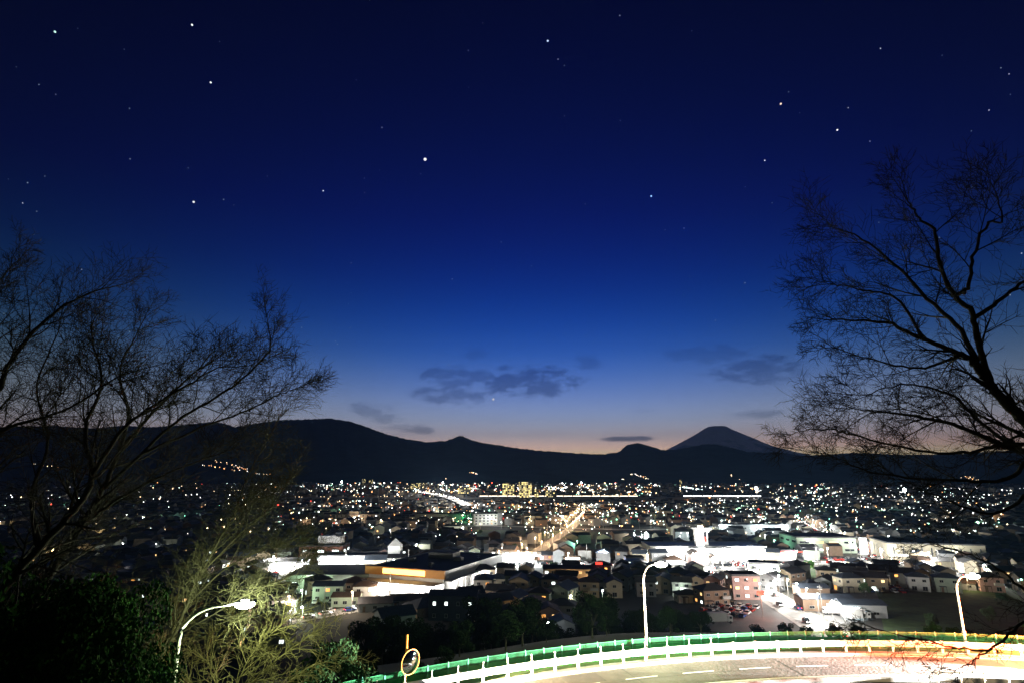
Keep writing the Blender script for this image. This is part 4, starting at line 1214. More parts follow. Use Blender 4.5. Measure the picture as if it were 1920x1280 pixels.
    # truck yard right of the descending road
    for i, (px, py, w, d, h, rz, lb_) in enumerate(((1530, 1121, 12, 8, 4.0, -3, 'long blue-roofed shed nearest the dark orchard road'), (1556, 1146, 19, 8, 4.4, -3, 'dark blue-roofed shed behind the white truck'), (1624, 1158, 15, 8, 4.4, -6, 'blue-roofed shed with a glowing open end in the truck yard'))):
        o = block('yard_shed', lb_, 'shed', G(px, py), w, d, h, R(rz), W_['brown'] if i < 2 else W_['grey'], ROOFS['slate blue'], 1, 0, 6, gable=True, win=(2, 1))
        if i == 2: q = MB(); q.box((-4.4, -4.12, 1.9), (5.2, .12, 3.2)); q.obj('lit_opening', emit('yard_light', (.75, .95, 1), 12, True), o); point_light(o, (-4.4, -7, 3), 2500, (.8, .95, 1), .3)
    # far towers
    for i, (px, py, w, h, lb_) in enumerate(((948, 934, 14, 32, 'left of the two yellow lit towers in the distant centre'), (958, 934, 15, 30, 'tower with bright yellow stairwell beside the distant dark tower'), (986, 935, 26, 36, 'broadest yellow lit tower block in the distant centre'), (1006, 935, 9, 22, 'slim lit block right of the broad distant tower'), (1034, 935, 22, 18, 'dim yellow block right of the distant towers'),
                                             (680, 912, 10, 34, 'narrow dark tower among the distant left lights'), (694, 911, 14, 30, 'grey tower beside the narrow distant one'), (785, 916, 60, 22, 'long pale block above the bright distant bridge road'), (520, 889, 42, 20, 'floodlit long building on the distant left hillside'), (1277, 914, 10, 36, 'solitary tower on the distant right'), (820, 921, 16, 16, 'low pale block left of the distant towers'), (870, 930, 30, 20, 'tan office block behind the distant road end'))):
        p = G(px, py); wallm = mat('tower_wall', (.35, .3, .2), .9, .15, .2, objvar=.2); o = block('tower_block', lb_, 'tower block', p, w, 14, h, R(RNG.uniform(-15, 15)), wallm, M_flat, max(4, int(h / 3.2)), .75 if i in (0, 1, 2, 3) else .4, 3.4, lm=(emit('tower_yellow', (1, .8, .3), 2.5), emit('tower_yellow_soft', (1, .85, .45), .9)), joined=True, win=(2.6, 2.0))
    return


landmarks()


def added_yard_lamps():
    # posts added under bare lights that brighten the shop and hall fronts
    skip = ('supermarket', 'petrol_station', 'floodlight_mast', 'terraced_flats', 'court_net', 'yard_shed', 'sports_hall')
    bpy.context.view_layer.update()
    for l in [o for o in S.objects if o.type == 'LIGHT' and o.data.type == 'POINT' and o.parent is not None]:
        stem = l.parent.name.split('.')[0]
        if stem in skip or stem in ('street_lamp',) or l.data.energy < 1400: continue
        p = l.matrix_world.translation; h = p.z + .75
        city_lamp((p.x, p.y + .9, 0), h, 'added lamp post lighting the front of the ' + stem.replace('_', ' '), 'added lamp posts before the shops and halls', r=.34)


added_yard_lamps()

# ------------------------------------------------------------------ cars
PAINTS = {'white': mat('paint_white', (.7, .7, .7), .25, .03, 1, spec=.5), 'silver': mat('paint_silver', (.35, .36, .38), .25, .03, 1, metal=.5), 'black': mat('paint_black', (.02, .02, .022), .2, .05, 1),
          'red': mat('paint_red', (.35, .03, .02), .25, .05, 1), 'blue': mat('paint_blue', (.03, .07, .25), .25, .05, 1)}


def car_mesh():
    b = MB(); L, Wd = 4.3, 1.7
    low = [(-L / 2, .35), (-L / 2 + .1, .25), (L / 2 - .1, .25), (L / 2, .38), (L / 2 - .02, .72), (L / 2 - .75, .9), (-L / 2 + .35, .95), (-L / 2, .8)]
    def sect(prof, hw, mi, top=1.0):
        n = len(prof); vs = [(x, -hw * (top if z > 1.0 else 1), z) for x, z in prof] + [(x, hw * (top if z > 1.0 else 1), z) for x, z in prof]
        b.add(vs, [tuple(range(n)), tuple(range(2 * n - 1, n - 1, -1))] + [(i, n + i, n + (i + 1) % n, (i + 1) % n) for i in range(n)], mi)
    sect(low, Wd / 2, 0)
    sect([(-L / 2 + .3, .93), (L / 2 - 1.05, .9), (L / 2 - 1.75, 1.38), (-L / 2 + .75, 1.40)], Wd / 2 - .06, 1, .8)
    sect([(-L / 2 + .72, 1.385), (L / 2 - 1.72, 1.365), (L / 2 - 1.9, 1.46), (-L / 2 + .95, 1.48)], Wd / 2 - .04, 0, .8)
    for x in (-1.3, 1.35):
        for y in (-.74, .74):
            vs = [(x + .31 * math.cos(2 * math.pi * k / 10), y + s, .31 + .31 * math.sin(2 * math.pi * k / 10)) for s in (-.12, .12) for k in range(10)]
            b.add(vs, [tuple(range(10)), tuple(range(19, 9, -1))] + [(k, 10 + k, 10 + (k + 1) % 10, (k + 1) % 10) for k in range(10)], 2)
    return b.mesh('car_body', [PAINTS['white'], M_glass, M_dark_trim])


CAR = car_mesh()
_h = MB(); _h.box((0, 0, 0), (.12, .42, .2)); HEADL = _h.mesh('headlight', [M_head])
_h = MB(); _h.box((0, 0, 0), (.1, .38, .2)); TAILL = _h.mesh('tail_light', [M_tail])
CARN = {}


def car(p, ang, colr, label, group, lamps=False, beam=0, z=0.0, tail=0, name='car', bcol=(1, .97, .9), yaw=0, spread=70, tyaw=0, beam1=0):
    """the nose points along +x turned by ang"""
    t = thing(name, label, 'car', (p[0], p[1], z), ang, group)
    link('body', CAR, t, mats=[PAINTS[colr], None, None])
    if lamps:
        for s in (-1, 1): link('headlight', HEADL, t, (2.13, s * .58, .66)); link('tail_light', TAILL, t, (-2.13, s * .6, .78))
    if beam:
        for s in (-1, 1): point_light(t, (2.4, s * .58, .70), beam, bcol, .08, 'SPOT', (0, R(-87), R(yaw)), (spread, .6))
    if beam1: point_light(t, (2.4, 0, .75), beam1, bcol, .2, 'SPOT', (0, R(-84), 0), (80, .7))
    if tail:
        for s in (-1, 1): point_light(t, (-2.3, s * .6, .8), tail, (1, .10, .03), .1, 'SPOT', (0, R(86), R(tyaw)), (75, .6))
    return t


def along(pts, s):
    for i in range(len(pts) - 1):
        L = (pts[i + 1] - pts[i]).length
        if s <= L: d = (pts[i + 1] - pts[i]).normalized(); return pts[i] + d * s, d
        s -= L
    return None


def length(pts): return sum((pts[i + 1] - pts[i]).length for i in range(len(pts) - 1))


def traffic():
    r = random.Random(77); cols = ('white', 'silver', 'black', 'red', 'blue', 'white', 'silver')
    for pts, gap, lane, nm in ((ST_descent, 26, 2.4, 'the descending road'), (ST_main, 17, 2.2, 'the bright shopping street'), (ST_market, 9, 1.7, 'the street beside the supermarket'),
                               (ST_cross, 13, 1.8, 'the crossing road'), (ST_lower, 9, 1.6, 'the lower street')):
        L = length(pts); cnt = {}
        for side in (1, -1):
            s = r.uniform(1, gap)
            while s < L - 3:
                p, d = along(pts, s); n = Vector((-d.y, d.x, 0)) * lane * side
                toward = d.y < 0
                ang = math.atan2(d.y, d.x) + (0 if side == -1 else math.pi); c = r.choice(cols); q = p - n if False else p + n
                dirv = d * (1 if side == -1 else -1); lampword = 'headlights forward' if dirv.y < -.15 else 'tail lights showing' if dirv.y > .15 else 'driving left' if dirv.x < 0 else 'driving right'
                car(q, ang, c, '%s car on %s, %s' % (c, nm, lampword), 'cars driving on ' + nm, True, z=.21, beam1=(9000 if nm == 'the descending road' else 0)); s += gap * r.uniform(.7, 1.5)
    # parked rows
    lots = [((1380, 1142), R(-38), 6, 4, 2.9, 5.6, 'on the red-lit car lot'), ((690, 1122), R(8), 13, 2, 3.1, 6.0, 'in the supermarket car park'),
            ((1400, 1057), R(0), 9, 2, 3.2, 5.6, 'on the superstore forecourt'), ((1590, 1048), R(-4), 8, 2, 3.2, 5.5, 'in front of the pale store'), ((1640, 1103), R(-10), 9, 3, 3.1, 5.6, 'on the dim lot below the terraces')]
    for (px, py), rz, nx, ny, dx, dy, where in lots:
        c0 = G(px, py); ex = Vector((math.cos(rz), math.sin(rz), 0)); ey = Vector((-ex.y, ex.x, 0))
        for j in range(ny):
            for i in range(nx):
                if r.random() < .18: continue
                q = c0 + ex * (i - nx / 2) * dx + ey * (j - ny / 2) * dy
                c = r.choice(cols); car(q, rz + math.pi / 2 + (math.pi if r.random() < .5 else 0), c, '%s car parked %s, %s row' % (c, where, ('front', 'second', 'third', 'fourth')[j]), 'cars parked ' + where, z=.10)
        LEDGER.append((c0.x, c0.y, min(nx * dx, 26) / 2))
    p = G(1437, 1160); l = point_light(None, (p.x, p.y, 7), 2600, (1, .22, .12), .5)
    t = thing('sign_pole', 'tall pole with a red glowing sign over the car lot', 'sign', (p.x, p.y + 3, 0)); b = MB(); b.tube([(0, 0, 0), (0, 0, 8.5)], .12, 8); b.obj('pole', M_galv, t); q = MB(); q.box((0, 0, 0), (2.6, .3, 1.3)); q.obj('sign_face', M_signr, t, (0, 0, 8.2)); l.location = (p.x, p.y + .5, 7.2)


traffic()


def trucks():
    def truck(p, rz, label):
        t = thing('box_truck', label, 'truck', (p.x, p.y, .1), rz); b = MB(); b.box((-1.2, 0, 2.2), (6.2, 2.3, 2.6)); b.box((-1.2, 0, .8), (6.4, 1.6, .2)); b.obj('cargo_box', M_wht, t)
        c = MB(); c.profile([(-1.05, .7), (1.05, .7), (1.05, 2.5), (-1.05, 2.5)], 2.2, 3.9); c.obj('cab', M_wht, t); g = MB(); g.box((3.92, 0, 1.95), (.06, 1.8, .8)); g.box((3.2, -1.06, 1.95), (.8, .05, .7)); g.obj('windscreen', M_glass, t)
        for x in (-3.2, 3.0):
            for y in (-.95, .95): w = MB(); w.tube([(0, -.14, 0), (0, .14, 0)], .45, 12); w.obj('wheel', M_dark_trim, t, (x, y, .45))
    truck(G(1565, 1152), R(176), 'white box truck parked in the yard beside the descending road')
    truck(G(1352, 1168), R(5), 'white truck with red lights below it at the foot of the car lot')
    truck(G(1612, 1162), R(12), 'white truck at the glowing shed opening')


trucks()

# ------------------------------------------------------------------ houses
LANDM = [((760, 1085), 'the supermarket'), ((612, 1100), 'the dark-roofed hall'), ((600, 1045), 'the brick shop'), ((960, 1055), 'the petrol station'), ((1076, 1085), 'the lit terrace'),
         ((1330, 1045), 'the superstore'), ((1402, 1115), 'the pink flats'), ((1552, 1030), 'the pale store'), ((1760, 1045), 'the pale hall'), ((911, 978), 'the apartment block'), ((668, 975), 'the school'),
         ((1415, 998), 'the white factory'), ((847, 1150), 'the dark house'), ((1200, 1040), 'the blue building'), ((1560, 1130), 'the truck yard'), ((1240, 980), 'the floodlight masts'), ((1800, 990), 'the low right tree'), ((250, 1000), 'the leaning left trunks'), ((1050, 988), 'the field road')]


def town_houses():
    r = random.Random(42); spots = []
    fixed = [  # px, py of the foot, rz deg, w, d, storeys, kind, wall, roof, lit
        (905, 1092, 6, 11, 8, 2, 'hipped', 'tan', 'black', .5), (940, 1120, -14, 12, 8, 1, 'gabled', 'tan', 'black', .3), (975, 1114, 82, 10, 8, 2, 'gabled', 'tan', 'slate blue', .3), (1000, 1108, 76, 9, 7, 2, 'gabled', 'tan', 'black', .2),
        (1032, 1112, 84, 9, 7, 2, 'hipped', 'tan', 'black', .3), (1057, 1132, 62, 11, 9, 2, 'gabled', 'pale green', 'slate blue', .1), (965, 1150, 64, 9, 7, 2, 'gabled', 'tan', 'slate blue', .1), (925, 1158, 24, 12, 8, 2, 'gabled', 'tan', 'slate blue', .0),
        (925, 1170, 28, 12, 7, 1, 'gabled', 'tan', 'black', .0), (1125, 1100, 70, 10, 8, 2, 'hipped', 'brown', 'black', .15), (1170, 1105, 60, 10, 8, 2, 'gabled', 'grey', 'black', .1), (1247, 1112, 66, 10, 8, 2, 'gabled', 'tan', 'slate blue', .1),
        (1278, 1098, 80, 10, 9, 2, 'hipped', 'brown', 'black', .2), (1310, 1104, 10, 12, 8, 2, 'hipped', 'brown', 'black', .2), (1345, 1112, 60, 9, 7, 2, 'gabled', 'pink', 'black', .2), (1293, 1130, 4, 9, 6, 1, 'hipped', 'cream', 'brown', .5),
        (1340, 1136, 12, 11, 8, 2, 'hipped', 'brown', 'black', .5), (1455, 1108, 40, 9, 7, 2, 'gabled', 'grey', 'black', .0), (1490, 1098, 30, 11, 8, 2, 'gabled', 'brown', 'black', .0), (1500, 1082, 20, 10, 8, 2, 'hipped', 'grey', 'black', .1),
        (1590, 1088, -30, 10, 8, 2, 'gabled', 'cream', 'black', .2), (1610, 1098, -30, 11, 8, 2, 'gabled', 'white', 'black', .2), (1640, 1108, -10, 12, 8, 2, 'gabled', 'tan', 'black', .4), (1600, 1110, 5, 10, 7, 2, 'hipped', 'cream', 'slate blue', .3),
        (1665, 1092, -20, 12, 8, 2, 'gabled', 'white', 'black', .1), (1700, 1098, -24, 10, 8, 2, 'gabled', 'white', 'black', .1), (1555, 1100, 50, 10, 7, 1, 'gabled', 'grey', 'black', .1), (1525, 1112, 60, 10, 7, 1, 'gabled', 'grey', 'black', .1),
        (660, 1120, 12, 9, 8, 2, 'hipped', 'brown', 'brown', .2), (590, 1115, 30, 10, 8, 2, 'hipped', 'tan', 'black', .1), (680, 1128, 8, 9, 7, 2, 'hipped', 'white', 'brown', .2), (880, 1142, 20, 9, 8, 2, 'gabled', 'white', 'black', .1),
        (795, 1152, 40, 13, 10, 1, 'hipped', 'brown', 'slate blue', .0), (735, 1190, 30, 11, 9, 2, 'gabled', 'grey', 'slate blue', .0), (765, 1140, 8, 14, 7, 1, 'gabled', 'grey', 'black', .0), (700, 1146, 10, 12, 7, 1, 'gabled', 'grey', 'black', .0),
        (1005, 1128, 12, 12, 8, 1, 'hipped', 'tan', 'black', .2), (945, 1134, 10, 13, 8, 1, 'hipped', 'tan', 'brown', .1)]
    for (px, py, rz, w, d, st, kind, wall, roof, lit) in fixed:
        p = G(px, py); spots.append([p.x, p.y + 3, R(rz), w, d, st, kind, wall, roof, lit]); LEDGER.append((p.x, p.y + 3, math.hypot(w, d) / 2 * .7))
    sizes = [(9, 7, 2), (9.5, 6.5, 2), (8, 6.5, 2), (10.5, 7.5, 2), (9.5, 7, 1), (11, 8, 2), (8, 7, 2)]
    wl = ['cream', 'white', 'grey', 'pink', 'brown', 'pale green', 'tan', 'grey', 'tan', 'brown']; rl = ['black', 'black', 'slate blue', 'brown', 'grey']
    cand = []
    for _ in range(60000):
        y = 185 + (840 - 185) * r.random() ** .75; x = r.uniform(-1, 1) * (y * .95 + 10)
        cand.append((x, y))
    cand.sort(key=lambda c: c[1] + r.uniform(0, 40))
    for (x, y) in cand:
        if len(spots) >= 296: break
        if math.hypot(x - CX, y - CY) - CR < 118: continue
        px, py = pix((x, y, 0))
        if not (-40 < px < 1960): continue
        if 1470 < px < 1960 and py > 1108 or 1060 < px < 1300 and py > 1118 or (1290 < px < 1480 and 1116 < py): continue
        if (870 < px < 1260 and 989 < py < 1012) or (1485 < px < 1600 and 1060 < py < 1092): continue
        if (870 < px < 1035 and 1058 < py < 1084) or (1030 < px < 1250 and 1060 < py < 1076) or (480 < px < 700 and 1060 < py < 1104) or (1230 < px < 1500 and 1058 < py < 1082) or (1500 < px < 1720 and 1050 < py < 1074): continue
        if px < 470 and r.random() < .45: continue
        if 540 < px < 900 and py > 1100: continue
        w, d, st = r.choice(sizes); rad = math.hypot(w, d) / 2 * .86
        if not free(x, y, rad, 1.0): continue
        LEDGER.append((x, y, rad))
        zone = R(8 if px < 900 else -6 if px < 1450 else -18)
        spots.append([x, y, zone + R(r.choice((0, 90, 0, 90, 180)) + r.uniform(-7, 7)), w, d, st, r.choice(('gabled', 'hipped', 'gabled')), r.choice(wl), r.choice(rl), r.choice((.0, .08, .15, .3))])
    infos = []
    for s in spots:
        x, y, rz, w, d, st, kind, wall, roof, lit = s; dense = y < 300
        t, nl = house(x, y, rz, w, d, st, kind, wall, roof, 'house', 'houses of the town on the plain', r, lit * 1.1, dense)
        infos.append((t, s, nl))
    # one label for each house
    groups = {}
    for t, s, nl in infos:
        px, py = pix((s[0], s[1], 3)); best = min(LANDM, key=lambda q: ((q[0][0] - px) / 1.0) ** 2 + ((q[0][1] - py) * 2.2) ** 2); dx, dy = px - best[0][0], (py - best[0][1]) * 2.2
        rel = ('below' if dy > 0 else 'behind') if abs(dy) > abs(dx) else ('left of' if dx < 0 else 'right of')
        lt = 'unlit' if nl == 0 else ('one lit window' if nl == 1 else 'several lit windows')
        base = '%s %s %s-roofed house, %s, %s %s' % ('single-storey' if s[5] == 1 else 'two-storey', s[7], s[8] + ' ' + s[6], lt, rel, best[1])
        groups.setdefault(base, []).append((px, t))
    ordn = ['leftmost', 'second from left', 'third from left', 'fourth from left', 'fifth from left', 'sixth from left', 'seventh from left']
    for base, lst in groups.items():
        lst.sort(key=lambda q: q[0])
        for i, (px, t) in enumerate(lst):
            base = base.replace('single-storey', 'low').replace('two-storey ', '').replace('several lit windows', 'lit windows').replace('the dark house with white windows', 'the dark house') if len(lst) > 1 else base
            t['label'] = base if len(lst) == 1 else base + ', ' + (ordn[i] if i < len(lst) - 1 else 'rightmost')
    return spots


SPOTS = town_houses()

# ------------------------------------------------------------------ lamps, poles and trees in the town


def town_lamps():
    r = random.Random(9); n = 0
    for pts, gap, w, watts, rgb, gl, nm in ((ST_main, 24, 9, 22000, (1, .98, .92), M_lampc, 'the bright shopping street'), (ST_market, 18, 7, 14000, (1, .95, .85), M_lampc, 'the street beside the supermarket'), (ST_descent, 11, 10, 15000, (1, .96, .88), M_lampc, 'the descending road'),
                                      (ST_cross, 22, 7, 14000, (1, .95, .85), M_lampc, 'the road beyond the crossing'), (ST_lower, 20, 6, 7000, (1, .8, .6), M_lampw, 'the lower street'), (ST_field, 40, 6, 2500, (1, .8, .55), M_lampw, 'the field road'), (ST_north, 20, 6, 9000, (1, .65, .35), M_lampw, 'the orange lit back street')):
        L = length(pts); s = 6; side = 1; k = 0
        while s < L - 4:
            p, d = along(pts, s); nn = Vector((-d.y, d.x, 0)) * (w / 2 + 1.4) * side; q = p + nn
            city_lamp((q.x, q.y, .1), 7.5, 'lamp %s along %s' % (('on the hill side' if nn.y < 0 else 'on the far side') , nm), 'street lamps along ' + nm, rgb, watts, .34, glow=gl)
            s += gap * r.uniform(.85, 1.15); side = 1 if pts is ST_descent else -side; k += 1
    # lamps on poles between the houses
    cl = [(M_lampc, (.86, 1, .95), 'cool white'), (M_lampw, (1, .74, .42), 'warm'), (M_lampc, (.86, 1, .95), 'cool white'), (M_lampg, (.4, 1, .7), 'greenish')]
    m = 0; tries = 0
    while m < 190 and tries < 8000:
        tries += 1; y = 200 + 760 * r.random() ** .9; x = r.uniform(-.92, .92) * y
        if math.hypot(x - CX, y - CY) - CR < 122 or not free(x, y, .3, .2): continue
        px, py = pix((x, y, 6))
        if px < 480 and r.random() < .5 or (px > 1480 and py > 1110): continue
        g, rgb, word = r.choice(cl); best = min(LANDM, key=lambda q: (q[0][0] - px) ** 2 + ((q[0][1] - py) * 2.2) ** 2)
        city_lamp((x, y, 0), r.uniform(5, 7), '%s lane lamp among the houses nearest %s' % (word, best[1]), 'lane lamps among the houses near ' + best[1], rgb, (r.choice((500, 900, 1600)) if y < 330 else r.choice((3000, 5000, 7000))) if m % 2 == 0 else 0, r.uniform(.28, .42), glow=g); m += 1
    # single lamps seen on the slope and beside the houses
    for px, py, lb_, g, rgb, wt in ((1027, 1164, 'lone white lamp in the dark wood below the village', M_lampc, (.9, .95, 1), 250), (895, 1166, 'teal lamp beside the gabled pair at the edge of the wood', M_lampg, (.3, 1, .5), 700), (977, 1150, 'orange lamp in the garden tree below the gabled house', M_lampw, (1, .6, .25), 900), (1070, 1115, 'white lamp on the vine-covered gable house', M_lampw, (1, .9, .5), 900),
                                    (1277, 1102, 'bright white lamp right of the middle street lamp', M_lampc, (1, 1, 1), 900), (1584, 1088, 'white lamp on the dark lane left of the terraces', M_lampc, (1, 1, 1), 700), (568, 1136, 'green-white lamp at the left end of the lower street', M_lamp, (.7, 1, .7), 3500), (712, 1230, 'small white lamp at the bottom left of the mirror', M_lampc, (.9, .95, 1), 200)):
        y0 = 185.0 if py > 1160 else G(px, py + 18).y
        p = P(px, py, y0); gz = height(p.x, p.y); city_lamp((p.x, p.y, gz), max(2.5, p.z - gz), lb_, None, rgb, wt, .45, glow=g)
    # concrete utility poles
    b = MB(); b.tube([(0, 0, 0), (0, 0, 11)], [.17, .11], 7); pole = b.mesh('pole', [M_concrete]); b = MB(); b.box((0, 0, 10.4), (2.0, .12, .12)); b.box((0, 0, 9.6), (1.6, .12, .12)); arm = b.mesh('cross_arm', [M_galv]); b = MB(); b.tube([(.35, 0, 7.8), (.35, 0, 8.8)], .28, 8); tr = b.mesh('transformer', [M_galv])
    m = 0
    for pts in (ST_main, ST_descent, ST_lower, ST_market, ST_cross, ST_north, ST_field):
        L = length(pts); s = 14
        while s < L:
            p, d = along(pts, s); q = p + Vector((-d.y, d.x, 0)) * (6.2 if m % 3 else -6.2); px, py = pix((q.x, q.y, 6)); best = min(LANDM, key=lambda z: (z[0][0] - px) ** 2 + ((z[0][1] - py) * 2.2) ** 2)
            t = thing('utility_pole', 'grey concrete utility pole by the street near ' + best[1], 'utility pole', (q.x, q.y, .1), math.atan2(d.y, d.x) + math.pi / 2, 'utility poles near ' + best[1]); link('pole', pole, t); link('cross_arm', arm, t)
            if m % 2: link('transformer', tr, t)
            s += 34; m += 1
    # garden trees
    for i in range(46):
        for _ in range(40):
            y = 200 + 420 * r.random(); x = r.uniform(-.9, .9) * y
            if math.hypot(x - CX, y - CY) - CR > 122 and free(x, y, 2.2, .5): break
        else: continue
        px, py = pix((x, y, 4)); best = min(LANDM, key=lambda q: (q[0][0] - px) ** 2 + ((q[0][1] - py) * 2.2) ** 2); LEDGER.append((x, y, 2))
        leafy('garden_tree', 'dark garden tree between the houses near ' + best[1], (x, y, -.1), r.uniform(.45, .9), TREE_P, i, mat('garden_leaf', (.04, .09, .03), .7, .4, .5), group='garden trees near ' + best[1], rz=r.uniform(0, 6))
    p = G(1518, 1072); leafy('garden_tree', 'bright green lit tree at the lawn right of the superstore', (p.x, p.y, 0), .95, TREE_P, 1, mat('lit_leaf', (.08, .22, .03), .7, .4, .5)); city_lamp((p.x - 4, p.y - 3, 0), 4.6, 'short added lamp beside the bright green lit tree', None, (.8, 1, .6), 1800, .3, glow=M_lamp)  # leaf green brightened as lit; lamp added to light the tree


town_lamps()

# ------------------------------------------------------------------ train on the embankment


def train():
    e = G(1045, 941); b = MB(); x0, x1 = G(150, 944).x, G(1900, 940).x; y = 1270.0
    b.box(((x0 + x1) / 2, y, 2.0), (x1 - x0 + 600, 12, 4.0)); o = b.obj('railway_embankment', M_concrete); struct(o)
    body = MB(); body.box((0, 0, 1.9), (19.4, 2.9, 2.9)); body.profile([(-1.45, 3.35), (1.45, 3.35), (1.0, 3.75), (-1.0, 3.75)], -9.6, 9.6); bm = body.mesh('car_shell', [M_galv])
    w = MB()
    for i in range(7): w.box((-8 + i * 2.65, -1.46, 2.3), (2.0, .06, 1.25))
    wm = w.mesh('window_row', [emit('train_window', (1, .80, .6), 5)]); bg_ = MB(); bg_.box((-6, 0, .3), (3.4, 2.2, .6)); bg_.box((6, 0, .3), (3.4, 2.2, .6)); bgm = bg_.mesh('bogie', [M_dark_trim])
    t = thing('commuter_train', 'lit commuter train crossing the plain on the embankment', 'train', (0, y, 4.05))
    for i in range(17):
        x = G(905, 937).x * 1.0 + i * 20.1; c = link('train_car', bm, t, (x, 0, .2)); link('window_row', wm, c); link('bogie', bgm, c)
    w2 = emit('train_window_white', (.95, 1, 1), 8)
    t2 = thing('express_train', 'bright white express train right of the commuter train', 'train', (0, y - 60, 6.2))
    b = MB(); b.box((G(1500, 935).x - 100, y - 60, 3.0), (900, 9, 6.0)); struct(b.obj('viaduct', M_concrete))
    for i in range(8):
        x = G(1275, 935).x + i * 20.1; c = link('train_car', bm, t2, (x, 0, .2)); link('window_row', wm, c, mats=[w2]); link('bogie', bgm, c)


train()

# ------------------------------------------------------------------ the far town: masses beyond the single houses


def far_town():
    r = random.Random(1234); V, F, MI = [], [], []; ymin = sorted(q[1] for q in SPOTS)[-6] - 6
    mats = [WALLS['cream'], WALLS['grey'], WALLS['brown'], ROOFS['black'], ROOFS['grey']]
    n = 0
    while n < 6500:
        y = ymin + (3200 - ymin) * r.random() ** 1.9; x = r.uniform(-1, 1) * y * 1.0
        if (1150 < y < 1330): continue
        px, py = pix((x, y, 0))
        if 870 < px < 1260 and 985 < py < 1012: continue
        if y < 900:
            if not free(x, y, 6, 1): continue
            LEDGER.append((x, y, 6.2))
        w, d, h = r.uniform(8, 14), r.uniform(7, 10), r.choice((3.5, 6, 6, 6.5)); 
        if y > 1500 and r.random() < .15: h = r.uniform(9, 18); w *= 1.6
        a = r.uniform(-.3, .3) + r.choice((0, math.pi / 2)); c, s = math.cos(a), math.sin(a); o = len(V)
        def T(u, v, z): return (x + u * c - v * s, y + u * s + v * c, z)
        V += [T(-w / 2, -d / 2, 0), T(w / 2, -d / 2, 0), T(w / 2, d / 2, 0), T(-w / 2, d / 2, 0), T(-w / 2, -d / 2, h), T(w / 2, -d / 2, h), T(w / 2, d / 2, h), T(-w / 2, d / 2, h), T(-w / 2, 0, h + d * .22), T(w / 2, 0, h + d * .22)]
        k = r.randrange(3)
        F += [(o, o + 1, o + 5, o + 4), (o + 2, o + 3, o + 7, o + 6), (o + 1, o + 2, o + 6, o + 5), (o + 3, o, o + 4, o + 7), (o + 4, o + 5, o + 9, o + 8), (o + 6, o + 7, o + 8, o + 9)]; MI += [k, k, k, k, 3 + (n % 2), 3 + (n % 2)]
        F += [(o + 5, o + 6, o + 9, o + 9), (o + 7, o + 4, o + 8, o + 8)]; MI += [k, k]; n += 1
    me = bpy.data.meshes.new('distant_houses'); me.from_pydata(V, [], [tuple(dict.fromkeys(f)) for f in F])
    for m in mats: me.materials.append(m)
    me.polygons.foreach_set('material_index', MI); me.update()
    o = link('distant_houses', me); tag(o, 'mass of small dark houses across the far plain', None, kind='stuff')
    # lights
    cols = [emit('far_white', (1, .98, .95), 7), emit('far_warm', (1, .72, .42), 6), emit('far_orange', (1, .42, .14), 5), emit('far_cool', (.75, 1, .92), 7), emit('far_red', (1, .06, .04), 6), emit('far_green', (.35, 1, .6), 5)]
    mb = MB()
    def dot(x, y, z, q, k):
        mb.add([(x + q, y, z), (x - q, y, z), (x, y + q, z), (x, y - q, z), (x, y, z + q), (x, y, z - q)], [(0, 2, 4), (2, 1, 4), (1, 3, 4), (3, 0, 4), (2, 0, 5), (1, 2, 5), (3, 1, 5), (0, 3, 5)], k)
    zones = [  # x0, x1, y0, y1, count, white bias
        (560, 1240, 906, 926, 560, .5), (1240, 1560, 908, 926, 190, .5), (1440, 1900, 912, 962, 520, .75), (880, 1440, 944, 985, 560, .55), (520, 900, 940, 990, 300, .45), (0, 540, 895, 945, 210, .5), (0, 520, 945, 1040, 60, .3),
        (780, 900, 908, 924, 160, .4), (1020, 1160, 914, 922, 190, .7), (1380, 1900, 962, 1010, 260, .65), (950, 1400, 985, 1015, 110, .55), (500, 900, 990, 1025, 60, .45), (1080, 1240, 910, 932, 150, .5), (640, 900, 918, 932, 130, .35), (1330, 1500, 935, 965, 120, .7), (600, 760, 900, 915, 70, .8)]
    for (xa, xb, ya, yb, cnt, wb) in zones:
        for _ in range(cnt):
            px, py = r.uniform(xa, xb), r.uniform(ya, yb); p = G(px, max(904, py)); z = r.uniform(3, 7); s = mpp(p) * r.choice((.5, .6, .7, .85, 1.0, 1.5)) * 1.0
            if 925 < py < 934 and px < 900 and r.random() < .8: continue
            u = r.random(); k = (0 if r.random() < .7 else 3) if u < wb else 1 if u < wb + (1 - wb) * .55 else 2 if u < wb + (1 - wb) * .85 else 4 if u < .97 else 5
            dot(p.x, p.y, z, s, k)
    # hillside lights
    for (xa, ya, xb, yb, cnt) in ((1180, 886, 1218, 897, 16), (880, 884, 908, 892, 9), (400, 862, 470, 880, 26), (830, 895, 860, 905, 16), (1160, 897, 1200, 900, 6), (1800, 893, 1850, 900, 14), (1366, 890, 1384, 896, 4), (1220, 902, 1260, 906, 8), (380, 870, 540, 895, 30), (1460, 900, 1500, 910, 12), (60, 870, 180, 885, 10)):
        for _ in range(cnt):
            f = r.random(); px, py = xa + (xb - xa) * f + r.uniform(-3, 3), ya + (yb - ya) * f + r.uniform(-2, 2); p = P(px, py, 3900); dot(p.x, p.y, max(4, p.z), mpp(p) * r.uniform(.4, .9), r.choice((0, 1, 1, 2)))
